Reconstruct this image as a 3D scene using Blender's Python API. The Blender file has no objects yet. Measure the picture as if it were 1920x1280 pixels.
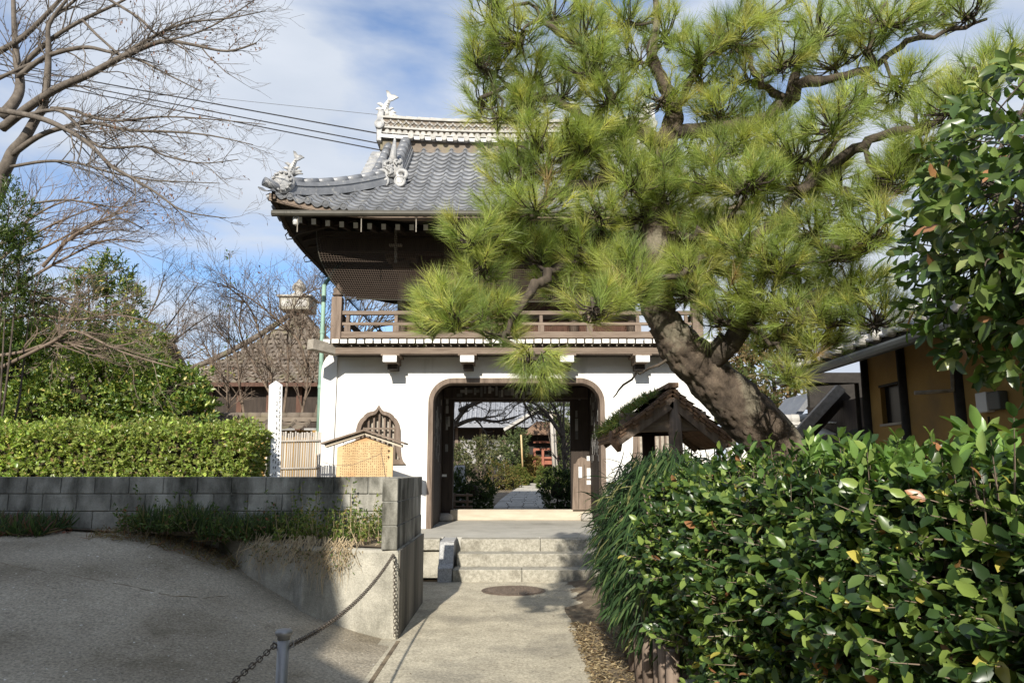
import bpy, math, random
import numpy as np
from mathutils import Vector, Matrix
from mathutils.geometry import tessellate_polygon

R = math.radians
random.seed(11)
rng = np.random.default_rng(11)
scene = bpy.context.scene
COL = scene.collection

# ------------------------------------------------------------------ camera
EYE = 1.6
PITCH = R(9.73)
FPX = 1400.0
cam_data = bpy.data.cameras.new("camera")
cam_data.sensor_width = 36.0
cam_data.lens = 36.0 * FPX / 1920.0
cam_data.clip_start = 0.05
cam_data.clip_end = 2000.0
cam = bpy.data.objects.new("camera", cam_data)
cam.location = (0, 0, EYE)
cam.rotation_euler = (R(90) + PITCH, 0, 0)
COL.objects.link(cam)
scene.camera = cam

# ------------------------------------------------------------------ light
SUN_DIR = Vector((0.145, 1.0, -0.53)).normalized()      # the way the light travels
SUN_EL = math.asin(-SUN_DIR.z)
world = bpy.data.worlds.new("World")
scene.world = world
world.use_nodes = True
wn, wl = world.node_tree.nodes, world.node_tree.links
wn.clear()
w_out = wn.new("ShaderNodeOutputWorld")
w_bg = wn.new("ShaderNodeBackground")
w_bg.inputs["Strength"].default_value = 0.086
sky = wn.new("ShaderNodeTexSky")
sky.sky_type = 'NISHITA'
sky.sun_disc = False
sky.sun_elevation = SUN_EL
sky.sun_rotation = math.atan2(-SUN_DIR.x, -SUN_DIR.y)
sky.air_density = 1.0
sky.dust_density = 0.6
sky.ozone_density = 1.6
w_tc = wn.new("ShaderNodeTexCoord")
w_map = wn.new("ShaderNodeMapping")
w_map.inputs["Scale"].default_value = (1.5, 1.5, 4.2)
w_map.inputs["Rotation"].default_value = (0.0, R(8), 0.0)
w_map.inputs["Location"].default_value = (3.1, 0.4, 1.35)
w_n1 = wn.new("ShaderNodeTexNoise")
w_n1.inputs["Scale"].default_value = 1.5
w_n1.inputs["Detail"].default_value = 7.0
w_n1.inputs["Roughness"].default_value = 0.52
w_n1.inputs["Distortion"].default_value = 0.25
w_r = wn.new("ShaderNodeValToRGB")
w_r.color_ramp.elements[0].position = 0.36
w_r.color_ramp.elements[0].color = (0, 0, 0, 1)
w_r.color_ramp.elements[1].position = 0.55
w_r.color_ramp.elements[1].color = (1, 1, 1, 1)
w_n2 = wn.new("ShaderNodeTexNoise")
w_n2.inputs["Scale"].default_value = 3.0
w_n2.inputs["Detail"].default_value = 5.0
w_cc = wn.new("ShaderNodeMix")
w_cc.data_type = 'RGBA'
w_cc.inputs["A"].default_value = (4.2, 4.9, 6.0, 1)
w_cc.inputs["B"].default_value = (7.0, 7.4, 8.1, 1)
w_mix = wn.new("ShaderNodeMix")
w_mix.data_type = 'RGBA'
w_boost = wn.new("ShaderNodeMix")
w_boost.data_type = 'RGBA'
w_boost.blend_type = 'MULTIPLY'
w_boost.inputs["Factor"].default_value = 1.0
w_boost.inputs["B"].default_value = (1.15, 1.35, 1.6, 1)
wl.new(w_tc.outputs["Generated"], w_map.inputs["Vector"])
wl.new(w_map.outputs["Vector"], w_n1.inputs["Vector"])
wl.new(w_map.outputs["Vector"], w_n2.inputs["Vector"])
wl.new(w_n1.outputs["Fac"], w_r.inputs["Fac"])
wl.new(w_n2.outputs["Fac"], w_cc.inputs["Factor"])
wl.new(w_r.outputs["Color"], w_mix.inputs["Factor"])
wl.new(sky.outputs["Color"], w_boost.inputs["A"])
wl.new(w_boost.outputs["Result"], w_mix.inputs["A"])
wl.new(w_cc.outputs["Result"], w_mix.inputs["B"])
wl.new(w_mix.outputs["Result"], w_bg.inputs["Color"])
wl.new(w_bg.outputs["Background"], w_out.inputs["Surface"])

sun_data = bpy.data.lights.new("sun", 'SUN')
sun_data.energy = 5.0
sun_data.angle = R(0.55)
sun_data.color = (1.0, 0.94, 0.84)
sun = bpy.data.objects.new("sun", sun_data)
sun.rotation_euler = SUN_DIR.to_track_quat('-Z', 'Y').to_euler()
sun.location = (-3, -30, 20)
COL.objects.link(sun)

scene.view_settings.view_transform = 'Standard'
scene.view_settings.look = 'None'
scene.view_settings.exposure = 0.50
scene.view_settings.gamma = 1.0
scene.render.engine = 'CYCLES'
scene.cycles.max_bounces = 6
scene.cycles.transparent_max_bounces = 8


def at(px, py, Y):
    """the point of the plane y = Y that the photograph shows at (px, py)"""
    dx, dv = (px - 960.0) / FPX, (640.0 - py) / FPX
    y = math.cos(PITCH) - dv * math.sin(PITCH)
    z = math.sin(PITCH) + dv * math.cos(PITCH)
    k = Y / y
    return Vector((dx * k, Y, EYE + z * k))


# ------------------------------------------------------------------ materials
def mat(name, c1, c2=None, scale=5.0, rough=0.8, bump=0.0, stretch=(1, 1, 1), rnd=0.0, spec=0.3,
        c3=None, s3=1.0, t3=(0.52, 0.66), st3=(1, 1, 1), metal=0.0, fine=0.0, bscale=None, ramp=(0.35, 0.65), speck=None, fscale=90.0):
    m = bpy.data.materials.new(name)
    m.use_nodes = True
    n, l = m.node_tree.nodes, m.node_tree.links
    b = n["Principled BSDF"]
    b.inputs["Roughness"].default_value = rough
    b.inputs["Specular IOR Level"].default_value = spec
    b.inputs["Metallic"].default_value = metal
    geo = n.new("ShaderNodeNewGeometry")
    mp = n.new("ShaderNodeMapping")
    mp.inputs["Scale"].default_value = stretch
    l.new(geo.outputs["Position"], mp.inputs["Vector"])
    no = n.new("ShaderNodeTexNoise")
    no.inputs["Scale"].default_value = scale
    no.inputs["Detail"].default_value = 9.0
    no.inputs["Roughness"].default_value = 0.65
    l.new(mp.outputs["Vector"], no.inputs["Vector"])
    r = n.new("ShaderNodeValToRGB")
    r.color_ramp.elements[0].position = ramp[0]
    r.color_ramp.elements[1].position = ramp[1]
    r.color_ramp.elements[0].color = (*c1, 1)
    r.color_ramp.elements[1].color = (*(c2 or c1), 1)
    l.new(no.outputs["Fac"], r.inputs["Fac"])
    col = r.outputs["Color"]
    if c3:
        mp3 = n.new("ShaderNodeMapping")
        mp3.inputs["Scale"].default_value = st3
        l.new(geo.outputs["Position"], mp3.inputs["Vector"])
        n3 = n.new("ShaderNodeTexNoise")
        n3.inputs["Scale"].default_value = s3
        n3.inputs["Detail"].default_value = 7.0
        n3.inputs["Roughness"].default_value = 0.6
        l.new(mp3.outputs["Vector"], n3.inputs["Vector"])
        r3 = n.new("ShaderNodeValToRGB")
        r3.color_ramp.elements[0].position = t3[0]
        r3.color_ramp.elements[1].position = t3[1]
        r3.color_ramp.elements[0].color = (0, 0, 0, 1)
        r3.color_ramp.elements[1].color = (1, 1, 1, 1)
        l.new(n3.outputs["Fac"], r3.inputs["Fac"])
        mx = n.new("ShaderNodeMix")
        mx.data_type = 'RGBA'
        l.new(r3.outputs["Color"], mx.inputs["Factor"])
        l.new(col, mx.inputs["A"])
        mx.inputs["B"].default_value = (*c3, 1)
        col = mx.outputs["Result"]
    if fine:
        nf = n.new("ShaderNodeTexNoise")
        nf.inputs["Scale"].default_value = fscale
        nf.inputs["Detail"].default_value = 4.0
        nf.inputs["Roughness"].default_value = 0.75
        l.new(geo.outputs["Position"], nf.inputs["Vector"])
        mr = n.new("ShaderNodeMapRange")
        mr.inputs["From Min"].default_value = 0.3
        mr.inputs["From Max"].default_value = 0.7
        mr.inputs["To Min"].default_value = 1 - fine
        mr.inputs["To Max"].default_value = 1 + fine
        l.new(nf.outputs["Fac"], mr.inputs["Value"])
        hf = n.new("ShaderNodeHueSaturation")
        l.new(col, hf.inputs["Color"])
        l.new(mr.outputs["Result"], hf.inputs["Value"])
        col = hf.outputs["Color"]
    if speck:
        ns = n.new("ShaderNodeTexNoise")
        ns.inputs["Scale"].default_value = speck[1]
        ns.inputs["Detail"].default_value = 2.0
        l.new(geo.outputs["Position"], ns.inputs["Vector"])
        rs = n.new("ShaderNodeValToRGB")
        rs.color_ramp.elements[0].position = speck[2] - .03
        rs.color_ramp.elements[1].position = speck[2] + .02
        rs.color_ramp.elements[0].color = (0, 0, 0, 1)
        rs.color_ramp.elements[1].color = (1, 1, 1, 1)
        l.new(ns.outputs["Fac"], rs.inputs["Fac"])
        ms = n.new("ShaderNodeMix")
        ms.data_type = 'RGBA'
        l.new(rs.outputs["Color"], ms.inputs["Factor"])
        l.new(col, ms.inputs["A"])
        ms.inputs["B"].default_value = (*speck[0], 1)
        col = ms.outputs["Result"]
    if rnd:
        oi = n.new("ShaderNodeObjectInfo")
        mr = n.new("ShaderNodeMapRange")
        mr.inputs["To Min"].default_value = 1 - rnd
        mr.inputs["To Max"].default_value = 1 + rnd
        l.new(oi.outputs["Random"], mr.inputs["Value"])
        hs = n.new("ShaderNodeHueSaturation")
        l.new(col, hs.inputs["Color"])
        l.new(mr.outputs["Result"], hs.inputs["Value"])
        col = hs.outputs["Color"]
    l.new(col, b.inputs["Base Color"])
    if bump:
        nb = no
        if bscale:
            nb = n.new("ShaderNodeTexNoise")
            nb.inputs["Scale"].default_value = bscale
            nb.inputs["Detail"].default_value = 6.0
            l.new(mp.outputs["Vector"], nb.inputs["Vector"])
        bp = n.new("ShaderNodeBump")
        bp.inputs["Strength"].default_value = bump
        bp.inputs["Distance"].default_value = 0.02
        l.new(nb.outputs["Fac"], bp.inputs["Height"])
        l.new(bp.outputs["Normal"], b.inputs["Normal"])
    return m


def leafmat(name, rough=0.38, trans=0.3, spec=0.5, source='attr', tint=(1.25, 1.3, 0.6)):
    m = bpy.data.materials.new(name)
    m.use_nodes = True
    n, l = m.node_tree.nodes, m.node_tree.links
    b = n["Principled BSDF"]
    b.inputs["Roughness"].default_value = rough
    b.inputs["Specular IOR Level"].default_value = spec
    if source == 'attr':
        a = n.new("ShaderNodeAttribute")
        a.attribute_name = "Col"
    else:
        a = n.new("ShaderNodeObjectInfo")
    l.new(a.outputs["Color"], b.inputs["Base Color"])
    t = n.new("ShaderNodeBsdfTranslucent")
    mul = n.new("ShaderNodeMix")
    mul.data_type = 'RGBA'
    mul.blend_type = 'MULTIPLY'
    mul.inputs["Factor"].default_value = 1.0
    mul.inputs["B"].default_value = (*tint, 1)
    l.new(a.outputs["Color"], mul.inputs["A"])
    l.new(mul.outputs["Result"], t.inputs["Color"])
    mx = n.new("ShaderNodeMixShader")
    mx.inputs["Fac"].default_value = trans
    l.new(b.outputs["BSDF"], mx.inputs[1])
    l.new(t.outputs["BSDF"], mx.inputs[2])
    l.new(mx.outputs["Shader"], n["Material Output"].inputs["Surface"])
    return m


M = {}
M['plaster'] = mat("white_plaster", (.70, .685, .64), (.75, .735, .695), 1.2, 0.9, 0.06, c3=(.46, .44, .385), s3=1.6, t3=(.56, .80), st3=(1.6, 1, .22), bscale=25)
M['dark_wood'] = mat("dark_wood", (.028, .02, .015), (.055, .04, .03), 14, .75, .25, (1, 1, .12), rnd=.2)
M['wood_h'] = mat("weathered_wood_lengthwise", (.13, .095, .07), (.22, .17, .13), 16, .8, .3, (.12, 1, 1), rnd=.15)
M['wood_v'] = mat("weathered_wood_upright", (.12, .088, .066), (.23, .175, .135), 16, .8, .3, (1, 1, .12), rnd=.15)
M['grey_wood'] = mat("grey_bleached_wood", (.25, .22, .18), (.40, .36, .30), 14, .85, .3, (1, .15, 1), rnd=.1)
M['red_wood'] = mat("reddish_wood", (.075, .036, .023), (.13, .066, .043), 12, .75, .2, (1, 1, .15), rnd=.2)
M['pale_wood'] = mat("pale_sill_wood", (.40, .34, .26), (.52, .46, .36), 10, .8, .2, (.15, 1, 1))
M['sign_wood'] = mat("sign_board_wood", (.47, .32, .16), (.56, .41, .22), 7, .7, .05, (1, 1, .1), c3=(.42, .20, .08), s3=1.6, t3=(.55, .75), st3=(.6, 1, 2.2))
M['white_paint'] = mat("white_paint", (.78, .77, .73), (.70, .69, .66), 9, .75, .1, c3=(.42, .39, .33), s3=6, t3=(.60, .68))
M['tile'] = mat("grey_roof_tile", (.125, .13, .14), (.205, .21, .22), 3.5, .38, .12, rnd=.22, spec=.6, c3=(.36, .35, .32), s3=9, t3=(.58, .72), bscale=40)
M['tile_old'] = mat("old_brown_roof_tile", (.125, .10, .078), (.205, .17, .135), 3.0, .8, .15, rnd=.2, c3=(.17, .15, .09), s3=2.5)
M['tile_blue'] = mat("blue_grey_roof_tile", (.17, .18, .20), (.25, .26, .285), 3.0, .45, .1, rnd=.15)
M['ridge'] = mat("pale_ridge_tile", (.33, .315, .285), (.50, .48, .445), 6, .75, .15, c3=(.25, .235, .21), s3=3, t3=(.55, .7))
M['ornament'] = mat("ornament_tile", (.22, .225, .23), (.42, .41, .39), 7, .5, .2, c3=(.55, .53, .5), s3=5, t3=(.55, .7))
M['fish'] = mat("pale_fish_tile", (.50, .49, .46), (.66, .65, .61), 7, .55, .15)
M['copper'] = mat("green_copper_pipe", (.20, .33, .26), (.28, .42, .34), 4, .6, .05)
M['gutter'] = mat("brown_gutter", (.055, .05, .038), (.085, .078, .06), 4, .55, .05)
M['net'] = mat("brown_net_thread", (.06, .043, .032), None, 4, .85)
M['concrete'] = mat("weathered_concrete", (.27, .255, .21), (.43, .405, .335), 4.5, .92, .45, c3=(.12, .115, .09), s3=2.2, t3=(.48, .68), st3=(1, 1, .45), fine=.28, bscale=45)
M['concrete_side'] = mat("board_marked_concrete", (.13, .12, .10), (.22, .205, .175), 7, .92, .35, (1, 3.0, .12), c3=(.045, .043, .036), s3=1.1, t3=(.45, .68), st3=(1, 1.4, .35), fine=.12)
M['block'] = mat("concrete_block", (.25, .24, .205), (.38, .365, .315), 4, .92, .3, rnd=.16, c3=(.06, .058, .046), s3=2.3, t3=(.42, .62), st3=(1.3, 1.3, .5), fine=.14, bscale=60)
M['mortar'] = mat("mortar", (.20, .20, .18), (.28, .275, .25), 8, .95, .2)
M['asphalt'] = mat("worn_asphalt", (.275, .24, .18), (.40, .352, .27), 2.2, .9, .6, c3=(.19, .16, .112), s3=1.1, t3=(.44, .64), fine=.55, bscale=42, fscale=46, speck=((.66, .64, .58), 30, .735))
M['path'] = mat("concrete_path", (.375, .335, .25), (.51, .46, .345), 3.0, .92, .35, c3=(.27, .245, .19), s3=1.1, t3=(.48, .68), fine=.42, bscale=45, fscale=48, speck=((.17, .155, .12), 26, .72))
M['granite'] = mat("granite_step", (.23, .215, .17), (.40, .375, .31), 26, .88, .45, c3=(.17, .155, .12), s3=3.2, t3=(.5, .66), fine=.25)
M['granite_grey'] = mat("grey_granite", (.24, .24, .235), (.46, .455, .44), 40, .85, .3, rnd=.08, fine=.25)
M['slab'] = mat("concrete_slab", (.36, .345, .30), (.46, .44, .385), 2.2, .9, .2, c3=(.27, .26, .22), s3=1.1, fine=.08, bscale=60)
M['soil'] = mat("soil", (.10, .075, .05), (.19, .15, .10), 6, .95, .6, fine=.35, c3=(.25, .20, .13), s3=3)
M['iron'] = mat("cast_iron", (.10, .075, .055), (.17, .13, .10), 12, .6, .4, fine=.2)
M['steel'] = mat("stainless_steel", (.24, .235, .225), (.32, .31, .30), 6, .45, .02, metal=.6)
M['chain'] = mat("rusty_chain", (.07, .06, .05), (.15, .12, .095), 20, .55, .1, metal=.4)
M['bark'] = mat("dark_branch_bark", (.035, .028, .022), (.105, .083, .063), 11, .92, .9, (1, 1, .6), c3=(.10, .082, .06), s3=6, t3=(.55, .66))
M['bare_bark'] = mat("smooth_grey_bark", (.075, .062, .05), (.155, .13, .105), 9, .85, .3)
M['twig'] = mat("brown_twig", (.13, .095, .07), (.21, .16, .12), 6, .85)
M['ochre'] = mat("ochre_clay_wall", (.30, .18, .055), (.37, .235, .08), 1.6, .92, .15, c3=(.22, .145, .065), s3=1.2, t3=(.5, .7), bscale=40)
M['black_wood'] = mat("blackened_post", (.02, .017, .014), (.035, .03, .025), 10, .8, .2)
M['black'] = mat("dark_interior", (.012, .011, .01), None, 3, .9)
M['glass'] = mat("dark_window_glass", (.012, .012, .014), None, 3, .35, spec=.15)
M['plastic'] = mat("pale_plastic", (.62, .62, .60), None, 3, .5)
M['grey_box'] = mat("dark_grey_metal", (.07, .075, .07), None, 3, .5)
M['stone'] = mat("garden_stone", (.30, .28, .24), (.44, .41, .36), 8, .9, .4, rnd=.1, fine=.15)
M['bamboo'] = mat("bleached_bamboo", (.30, .27, .23), (.44, .40, .35), 9, .8, .1, (1, 1, .1), rnd=.28)
M['ink'] = mat("black_ink", (.035, .03, .027), None, 3, .8)
M['ink_brown'] = mat("brown_ink", (.20, .13, .07), None, 3, .8)
M['paper'] = mat("paper_slip", (.16, .155, .145), (.26, .25, .235), 7, .85, rnd=.55)
M['notice'] = mat("white_notice", (.72, .72, .70), (.60, .60, .58), 20, .7)
M['wire'] = mat("black_cable", (.03, .03, .033), None, 3, .6)
M['wire_grey'] = mat("grey_cable", (.12, .125, .13), None, 3, .6)
M['vermilion'] = mat("vermilion_wood", (.24, .085, .05), (.32, .12, .075), 4, .7)
M['straw'] = mat("dry_straw", (.36, .28, .17), (.48, .39, .25), 9, .9)
M['corrugated'] = mat("pale_corrugated_sheet", (.42, .40, .33), (.52, .50, .42), 4, .7, .05)
M['foliage_core'] = mat("dark_filler", (.018, .017, .010), (.045, .035, .02), 12, .95, .8)  # for dark cores added inside foliage to block the view through
M['moss'] = mat("moss", (.06, .07, .018), (.12, .12, .035), 14, .95, .7)
M['thatch'] = mat("bark_shingle", (.14, .085, .055), (.23, .15, .10), 14, .9, .4, rnd=.15)
LEAF = leafmat("leaf", .34, .38, .5)
LEAF_P = leafmat("leaf_single", .32, .34, .5, 'obj')
LEAF_M = leafmat("leaf_matt", .6, .35, .25)
NEEDLE = leafmat("pine_needle", .42, .48, .45, tint=(1.35, 1.3, .7))
DEAD = leafmat("dead_leaf", .75, .3, .2, tint=(1, .9, .8))

# ------------------------------------------------------------------ mesh helpers
WL = {}


def reg(o, parent, loc):
    loc = Vector(loc)
    COL.objects.link(o)
    WL[o.name] = loc
    if parent is not None:
        o.parent = parent
        o.location = loc - WL[parent.name]
    else:
        o.location = loc
    return o


def tag(o, label=None, cat=None, group=None, kind=None):
    if label:
        o["label"] = label
    if cat:
        o["category"] = cat
    if group:
        o["group"] = group
    if kind:
        o["kind"] = kind
    return o


def thing(name, label, cat, loc=(0, 0, 0), group=None):
    o = bpy.data.objects.new(name, None)
    o.empty_display_size = .2
    return tag(reg(o, None, loc), label, cat, group)


class MB:
    def __init__(s):
        s.v, s.f = [], []

    def face(s, pts):
        i = len(s.v)
        s.v += [tuple(p) for p in pts]
        s.f.append(tuple(range(i, i + len(pts))))
        return s

    def box(s, lo, hi, rot=None, taper=None):
        c = [(a + b) / 2 for a, b in zip(lo, hi)]
        h = [(b - a) / 2 for a, b in zip(lo, hi)]
        i = len(s.v)
        for sx, sy, sz in ((-1, -1, -1), (1, -1, -1), (1, 1, -1), (-1, 1, -1), (-1, -1, 1), (1, -1, 1), (1, 1, 1), (-1, 1, 1)):
            p = Vector((sx * h[0], sy * h[1], sz * h[2]))
            if taper and sz > 0:
                p.x *= taper
                p.y *= taper
            if rot is not None:
                p = rot @ p
            s.v.append((c[0] + p.x, c[1] + p.y, c[2] + p.z))
        for q in ((0, 3, 2, 1), (4, 5, 6, 7), (0, 1, 5, 4), (1, 2, 6, 5), (2, 3, 7, 6), (3, 0, 4, 7)):
            s.f.append(tuple(i + k for k in q))
        return s

    def beam(s, a, b, w, h):
        """a timber of section w (level) x h from a to b"""
        a, b = Vector(a), Vector(b)
        d = (b - a).normalized()
        up = Vector((0, 0, 1)) if abs(d.z) < .98 else Vector((0, 1, 0))
        sd = d.cross(up).normalized()
        u = sd.cross(d)
        i = len(s.v)
        for p in (a, b):
            for x, y in ((-1, -1), (1, -1), (1, 1), (-1, 1)):
                s.v.append(tuple(p + sd * (x * w / 2) + u * (y * h / 2)))
        for q in ((3, 2, 1, 0), (4, 5, 6, 7), (0, 1, 5, 4), (1, 2, 6, 5), (2, 3, 7, 6), (3, 0, 4, 7)):
            s.f.append(tuple(i + k for k in q))
        return s

    def tube(s, pts, rad, n=8, cap=True, squash=None):
        pts = [Vector(p) for p in pts]
        m = len(pts)
        if not hasattr(rad, '__len__'):
            rad = [rad] * m
        base = len(s.v)
        ref = None
        for k in range(m):
            d = (pts[min(k + 1, m - 1)] - pts[max(k - 1, 0)])
            if d.length < 1e-9:
                d = Vector((0, 0, 1))
            d.normalize()
            if ref is None:
                ref = Vector((0, 0, 1)) if abs(d.z) < .9 else Vector((1, 0, 0))
            a = ref - d * ref.dot(d)
            if a.length < 1e-4:
                a = d.orthogonal()
            a.normalize()
            b = d.cross(a)
            ref = a
            r = rad[k]
            for j in range(n):
                t = 2 * math.pi * j / n
                s.v.append(tuple(pts[k] + a * (r * math.cos(t)) + b * (r * math.sin(t))))
        for k in range(m - 1):
            for j in range(n):
                j2 = (j + 1) % n
                o = base + k * n
                s.f.append((o + j, o + j2, o + n + j2, o + n + j))
        if cap:
            s.f.append(tuple(base + j for j in range(n))[::-1])
            s.f.append(tuple(base + (m - 1) * n + j for j in range(n)))
        return s

    def lathe(s, c, prof, n=16, ax='z'):
        i = len(s.v)
        for r, h in prof:
            for j in range(n):
                t = 2 * math.pi * j / n
                if ax == 'z':
                    s.v.append((c[0] + r * math.cos(t), c[1] + r * math.sin(t), c[2] + h))
                else:
                    s.v.append((c[0] + r * math.cos(t), c[1] + h, c[2] - r * math.sin(t)))
        for k in range(len(prof) - 1):
            for j in range(n):
                j2 = (j + 1) % n
                s.f.append((i + k * n + j, i + k * n + j2, i + (k + 1) * n + j2, i + (k + 1) * n + j))
        s.f.append(tuple(i + j for j in range(n))[::-1])
        s.f.append(tuple(i + (len(prof) - 1) * n + j for j in range(n)))
        return s

    def plate(s, outer, holes=(), y0=0.0, y1=0.1, z0=0.0, fn=None):
        """a slab cut in the x-z plane: outline and holes, from y0 (front) to y1"""
        fn = fn or (lambda x, z, y: (x, y, z))
        loops = [list(outer)] + [list(h) for h in holes]
        flat = [p for lp in loops for p in lp]
        tris = tessellate_polygon([[Vector((x, z, 0)) for x, z in lp] for lp in loops])
        i = len(s.v)
        n = len(flat)
        s.v += [fn(x, z, y0) for x, z in flat] + [fn(x, z, y1) for x, z in flat]
        for a, b, c in tris:
            pa, pb, pc = flat[a], flat[b], flat[c]
            cr = (pb[0] - pa[0]) * (pc[1] - pa[1]) - (pb[1] - pa[1]) * (pc[0] - pa[0])
            if cr < 0:
                b, c = c, b
            s.f.append((i + a, i + b, i + c))
            s.f.append((i + n + a, i + n + c, i + n + b))
        o = 0
        for lp in loops:
            m = len(lp)
            for k in range(m):
                k2 = (k + 1) % m
                s.f.append((i + o + k, i + o + k2, i + n + o + k2, i + n + o + k))
            o += m
        return s

    def mesh(s, name, mt, smooth=False):
        me = bpy.data.meshes.new(name)
        me.from_pydata(s.v, [], s.f)
        me.materials.append(mt)
        if smooth:
            me.polygons.foreach_set("use_smooth", [True] * len(me.polygons))
        me.update()
        return me

    def build(s, name, mt, parent=None, smooth=False, bev=0.0, origin=None):
        """one mesh object; its vertices are given in world metres"""
        if origin is None:
            origin = (0, 0, 0)
            if parent is None and s.v:
                a = np.array(s.v)
                origin = ((a[:, 0].min() + a[:, 0].max()) / 2, (a[:, 1].min() + a[:, 1].max()) / 2, a[:, 2].min())
        if origin != (0, 0, 0):
            o = origin
            s.v = [(x - o[0], y - o[1], z - o[2]) for x, y, z in s.v]
        ob = bpy.data.objects.new(name, s.mesh(name, mt, smooth))
        if bev:
            m = ob.modifiers.new("edge", 'BEVEL')
            m.width = bev
            m.segments = 2
            m.limit_method = 'ANGLE'
            m.angle_limit = R(40)
        return reg(ob, parent, origin)


def inst(name, me, parent, loc, rot=None, scale=None):
    o = bpy.data.objects.new(name, me)
    reg(o, parent, loc)
    if rot is not None:
        o.rotation_euler = rot
    if scale is not None:
        o.scale = scale
    return o


def arr_mesh(name, verts, faces_idx, sizes, mt, cols=None, smooth=False):
    """mesh from numpy arrays: verts (n,3), loop vertex indices, face sizes"""
    me = bpy.data.meshes.new(name)
    nv, nl, nf = len(verts), len(faces_idx), len(sizes)
    me.vertices.add(nv)
    me.vertices.foreach_set("co", np.ascontiguousarray(verts, dtype=np.float32).ravel())
    me.loops.add(nl)
    me.loops.foreach_set("vertex_index", np.ascontiguousarray(faces_idx, dtype=np.int32))
    me.polygons.add(nf)
    st = np.zeros(nf, dtype=np.int32)
    st[1:] = np.cumsum(sizes)[:-1]
    me.polygons.foreach_set("loop_start", st)
    if smooth:
        me.polygons.foreach_set("use_smooth", np.ones(nf, dtype=bool))
    me.materials.append(mt)
    me.update(calc_edges=True)
    if cols is not None:
        ca = me.color_attributes.new("Col", 'FLOAT_COLOR', 'POINT')
        c4 = np.ones((nv, 4), dtype=np.float32)
        c4[:, :3] = cols
        ca.data.foreach_set("color", c4.ravel())
    return me


# a leaf: (t along, s across, h up) per vertex
LEAF8 = (np.array([(0, 0, 0), (.3, -.5, .07), (.3, 0, 0), (.3, .5, .07), (.68, -.40, .03), (.68, 0, -.05), (.68, .40, .03), (1, 0, -.13)], float),
         [(0, 2, 1), (0, 3, 2), (1, 2, 5, 4), (2, 3, 6, 5), (4, 5, 7), (5, 6, 7)])
LEAF11 = (np.array([(0, 0, 0), (.14, -.30, .035), (.14, 0, 0), (.14, .30, .035), (.45, -.50, .055), (.45, 0, -.015), (.45, .50, .055), (.78, -.33, .015), (.78, 0, -.06), (.78, .33, .015), (1, 0, -.12)], float),
          [(0, 2, 1), (0, 3, 2), (1, 2, 5, 4), (2, 3, 6, 5), (4, 5, 8, 7), (5, 6, 9, 8), (7, 8, 10), (8, 9, 10)])
LEAF2 = (np.array([(0, 0, 0), (.45, -.5, .10), (1, 0, 0), (.45, .5, .10)], float), [(0, 2, 1), (0, 3, 2)])
BLADE = (np.array([(0, -.25, 0), (0, .25, 0), (.45, .5, .02), (.45, -.5, .02), (.8, .3, -.08), (.8, -.3, -.08), (1, 0, -.22)], float),
         [(0, 1, 2, 3), (3, 2, 4, 5), (5, 4, 6)])
NEED = (np.array([(0, -.5, 0), (0, .5, 0), (1, 0, 0)], float), [(0, 1, 2)])


def norm(a):
    return a / np.maximum(np.linalg.norm(a, axis=1, keepdims=True), 1e-9)


def cloud_arrays(tpl, pos, ax, nr, L, W):
    tv, tf = tpl
    N = len(pos)
    ax = norm(ax)
    sd = norm(np.cross(nr, ax))
    n2 = np.cross(ax, sd)
    v = (pos[:, None, :] + ax[:, None, :] * (tv[None, :, 0:1] * L[:, None, None])
         + sd[:, None, :] * (tv[None, :, 1:2] * W[:, None, None]) + n2[:, None, :] * (tv[None, :, 2:3] * L[:, None, None]))
    k = len(tv)
    flat = np.array([i for f in tf for i in f])
    sizes = np.array([len(f) for f in tf])
    idx = (flat[None, :] + (np.arange(N) * k)[:, None]).ravel()
    return v.reshape(-1, 3), idx, np.tile(sizes, N), k


def leaf_object(name, parent, mt, tpl, pos, ax, nr, L, W, col, kind='stuff', smooth=False):
    v, idx, sz, k = cloud_arrays(tpl, pos, ax, nr, L, W)
    o0 = Vector(WL[parent.name]) if parent is not None else Vector((0, 0, 0))
    me = arr_mesh(name, v - np.array(o0), idx, sz, mt, np.repeat(col, k, axis=0), smooth)
    o = reg(bpy.data.objects.new(name, me), parent, o0)
    if kind:
        o["kind"] = kind
    return o


def rnd_dirs(n, bias=(0, 0, 0)):
    return norm(rng.normal(size=(n, 3)) + np.array(bias)[None, :])


def palette(n, cols, jit=.18):
    """n colours drawn from (weight, rgb) pairs with brightness jitter"""
    w = np.array([c[0] for c in cols], float)
    c = np.array([c[1] for c in cols], float)
    pick = rng.choice(len(cols), size=n, p=w / w.sum())
    return np.clip(c[pick] * (1 + rng.normal(0, jit, size=(n, 1))), .003, 1)


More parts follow.
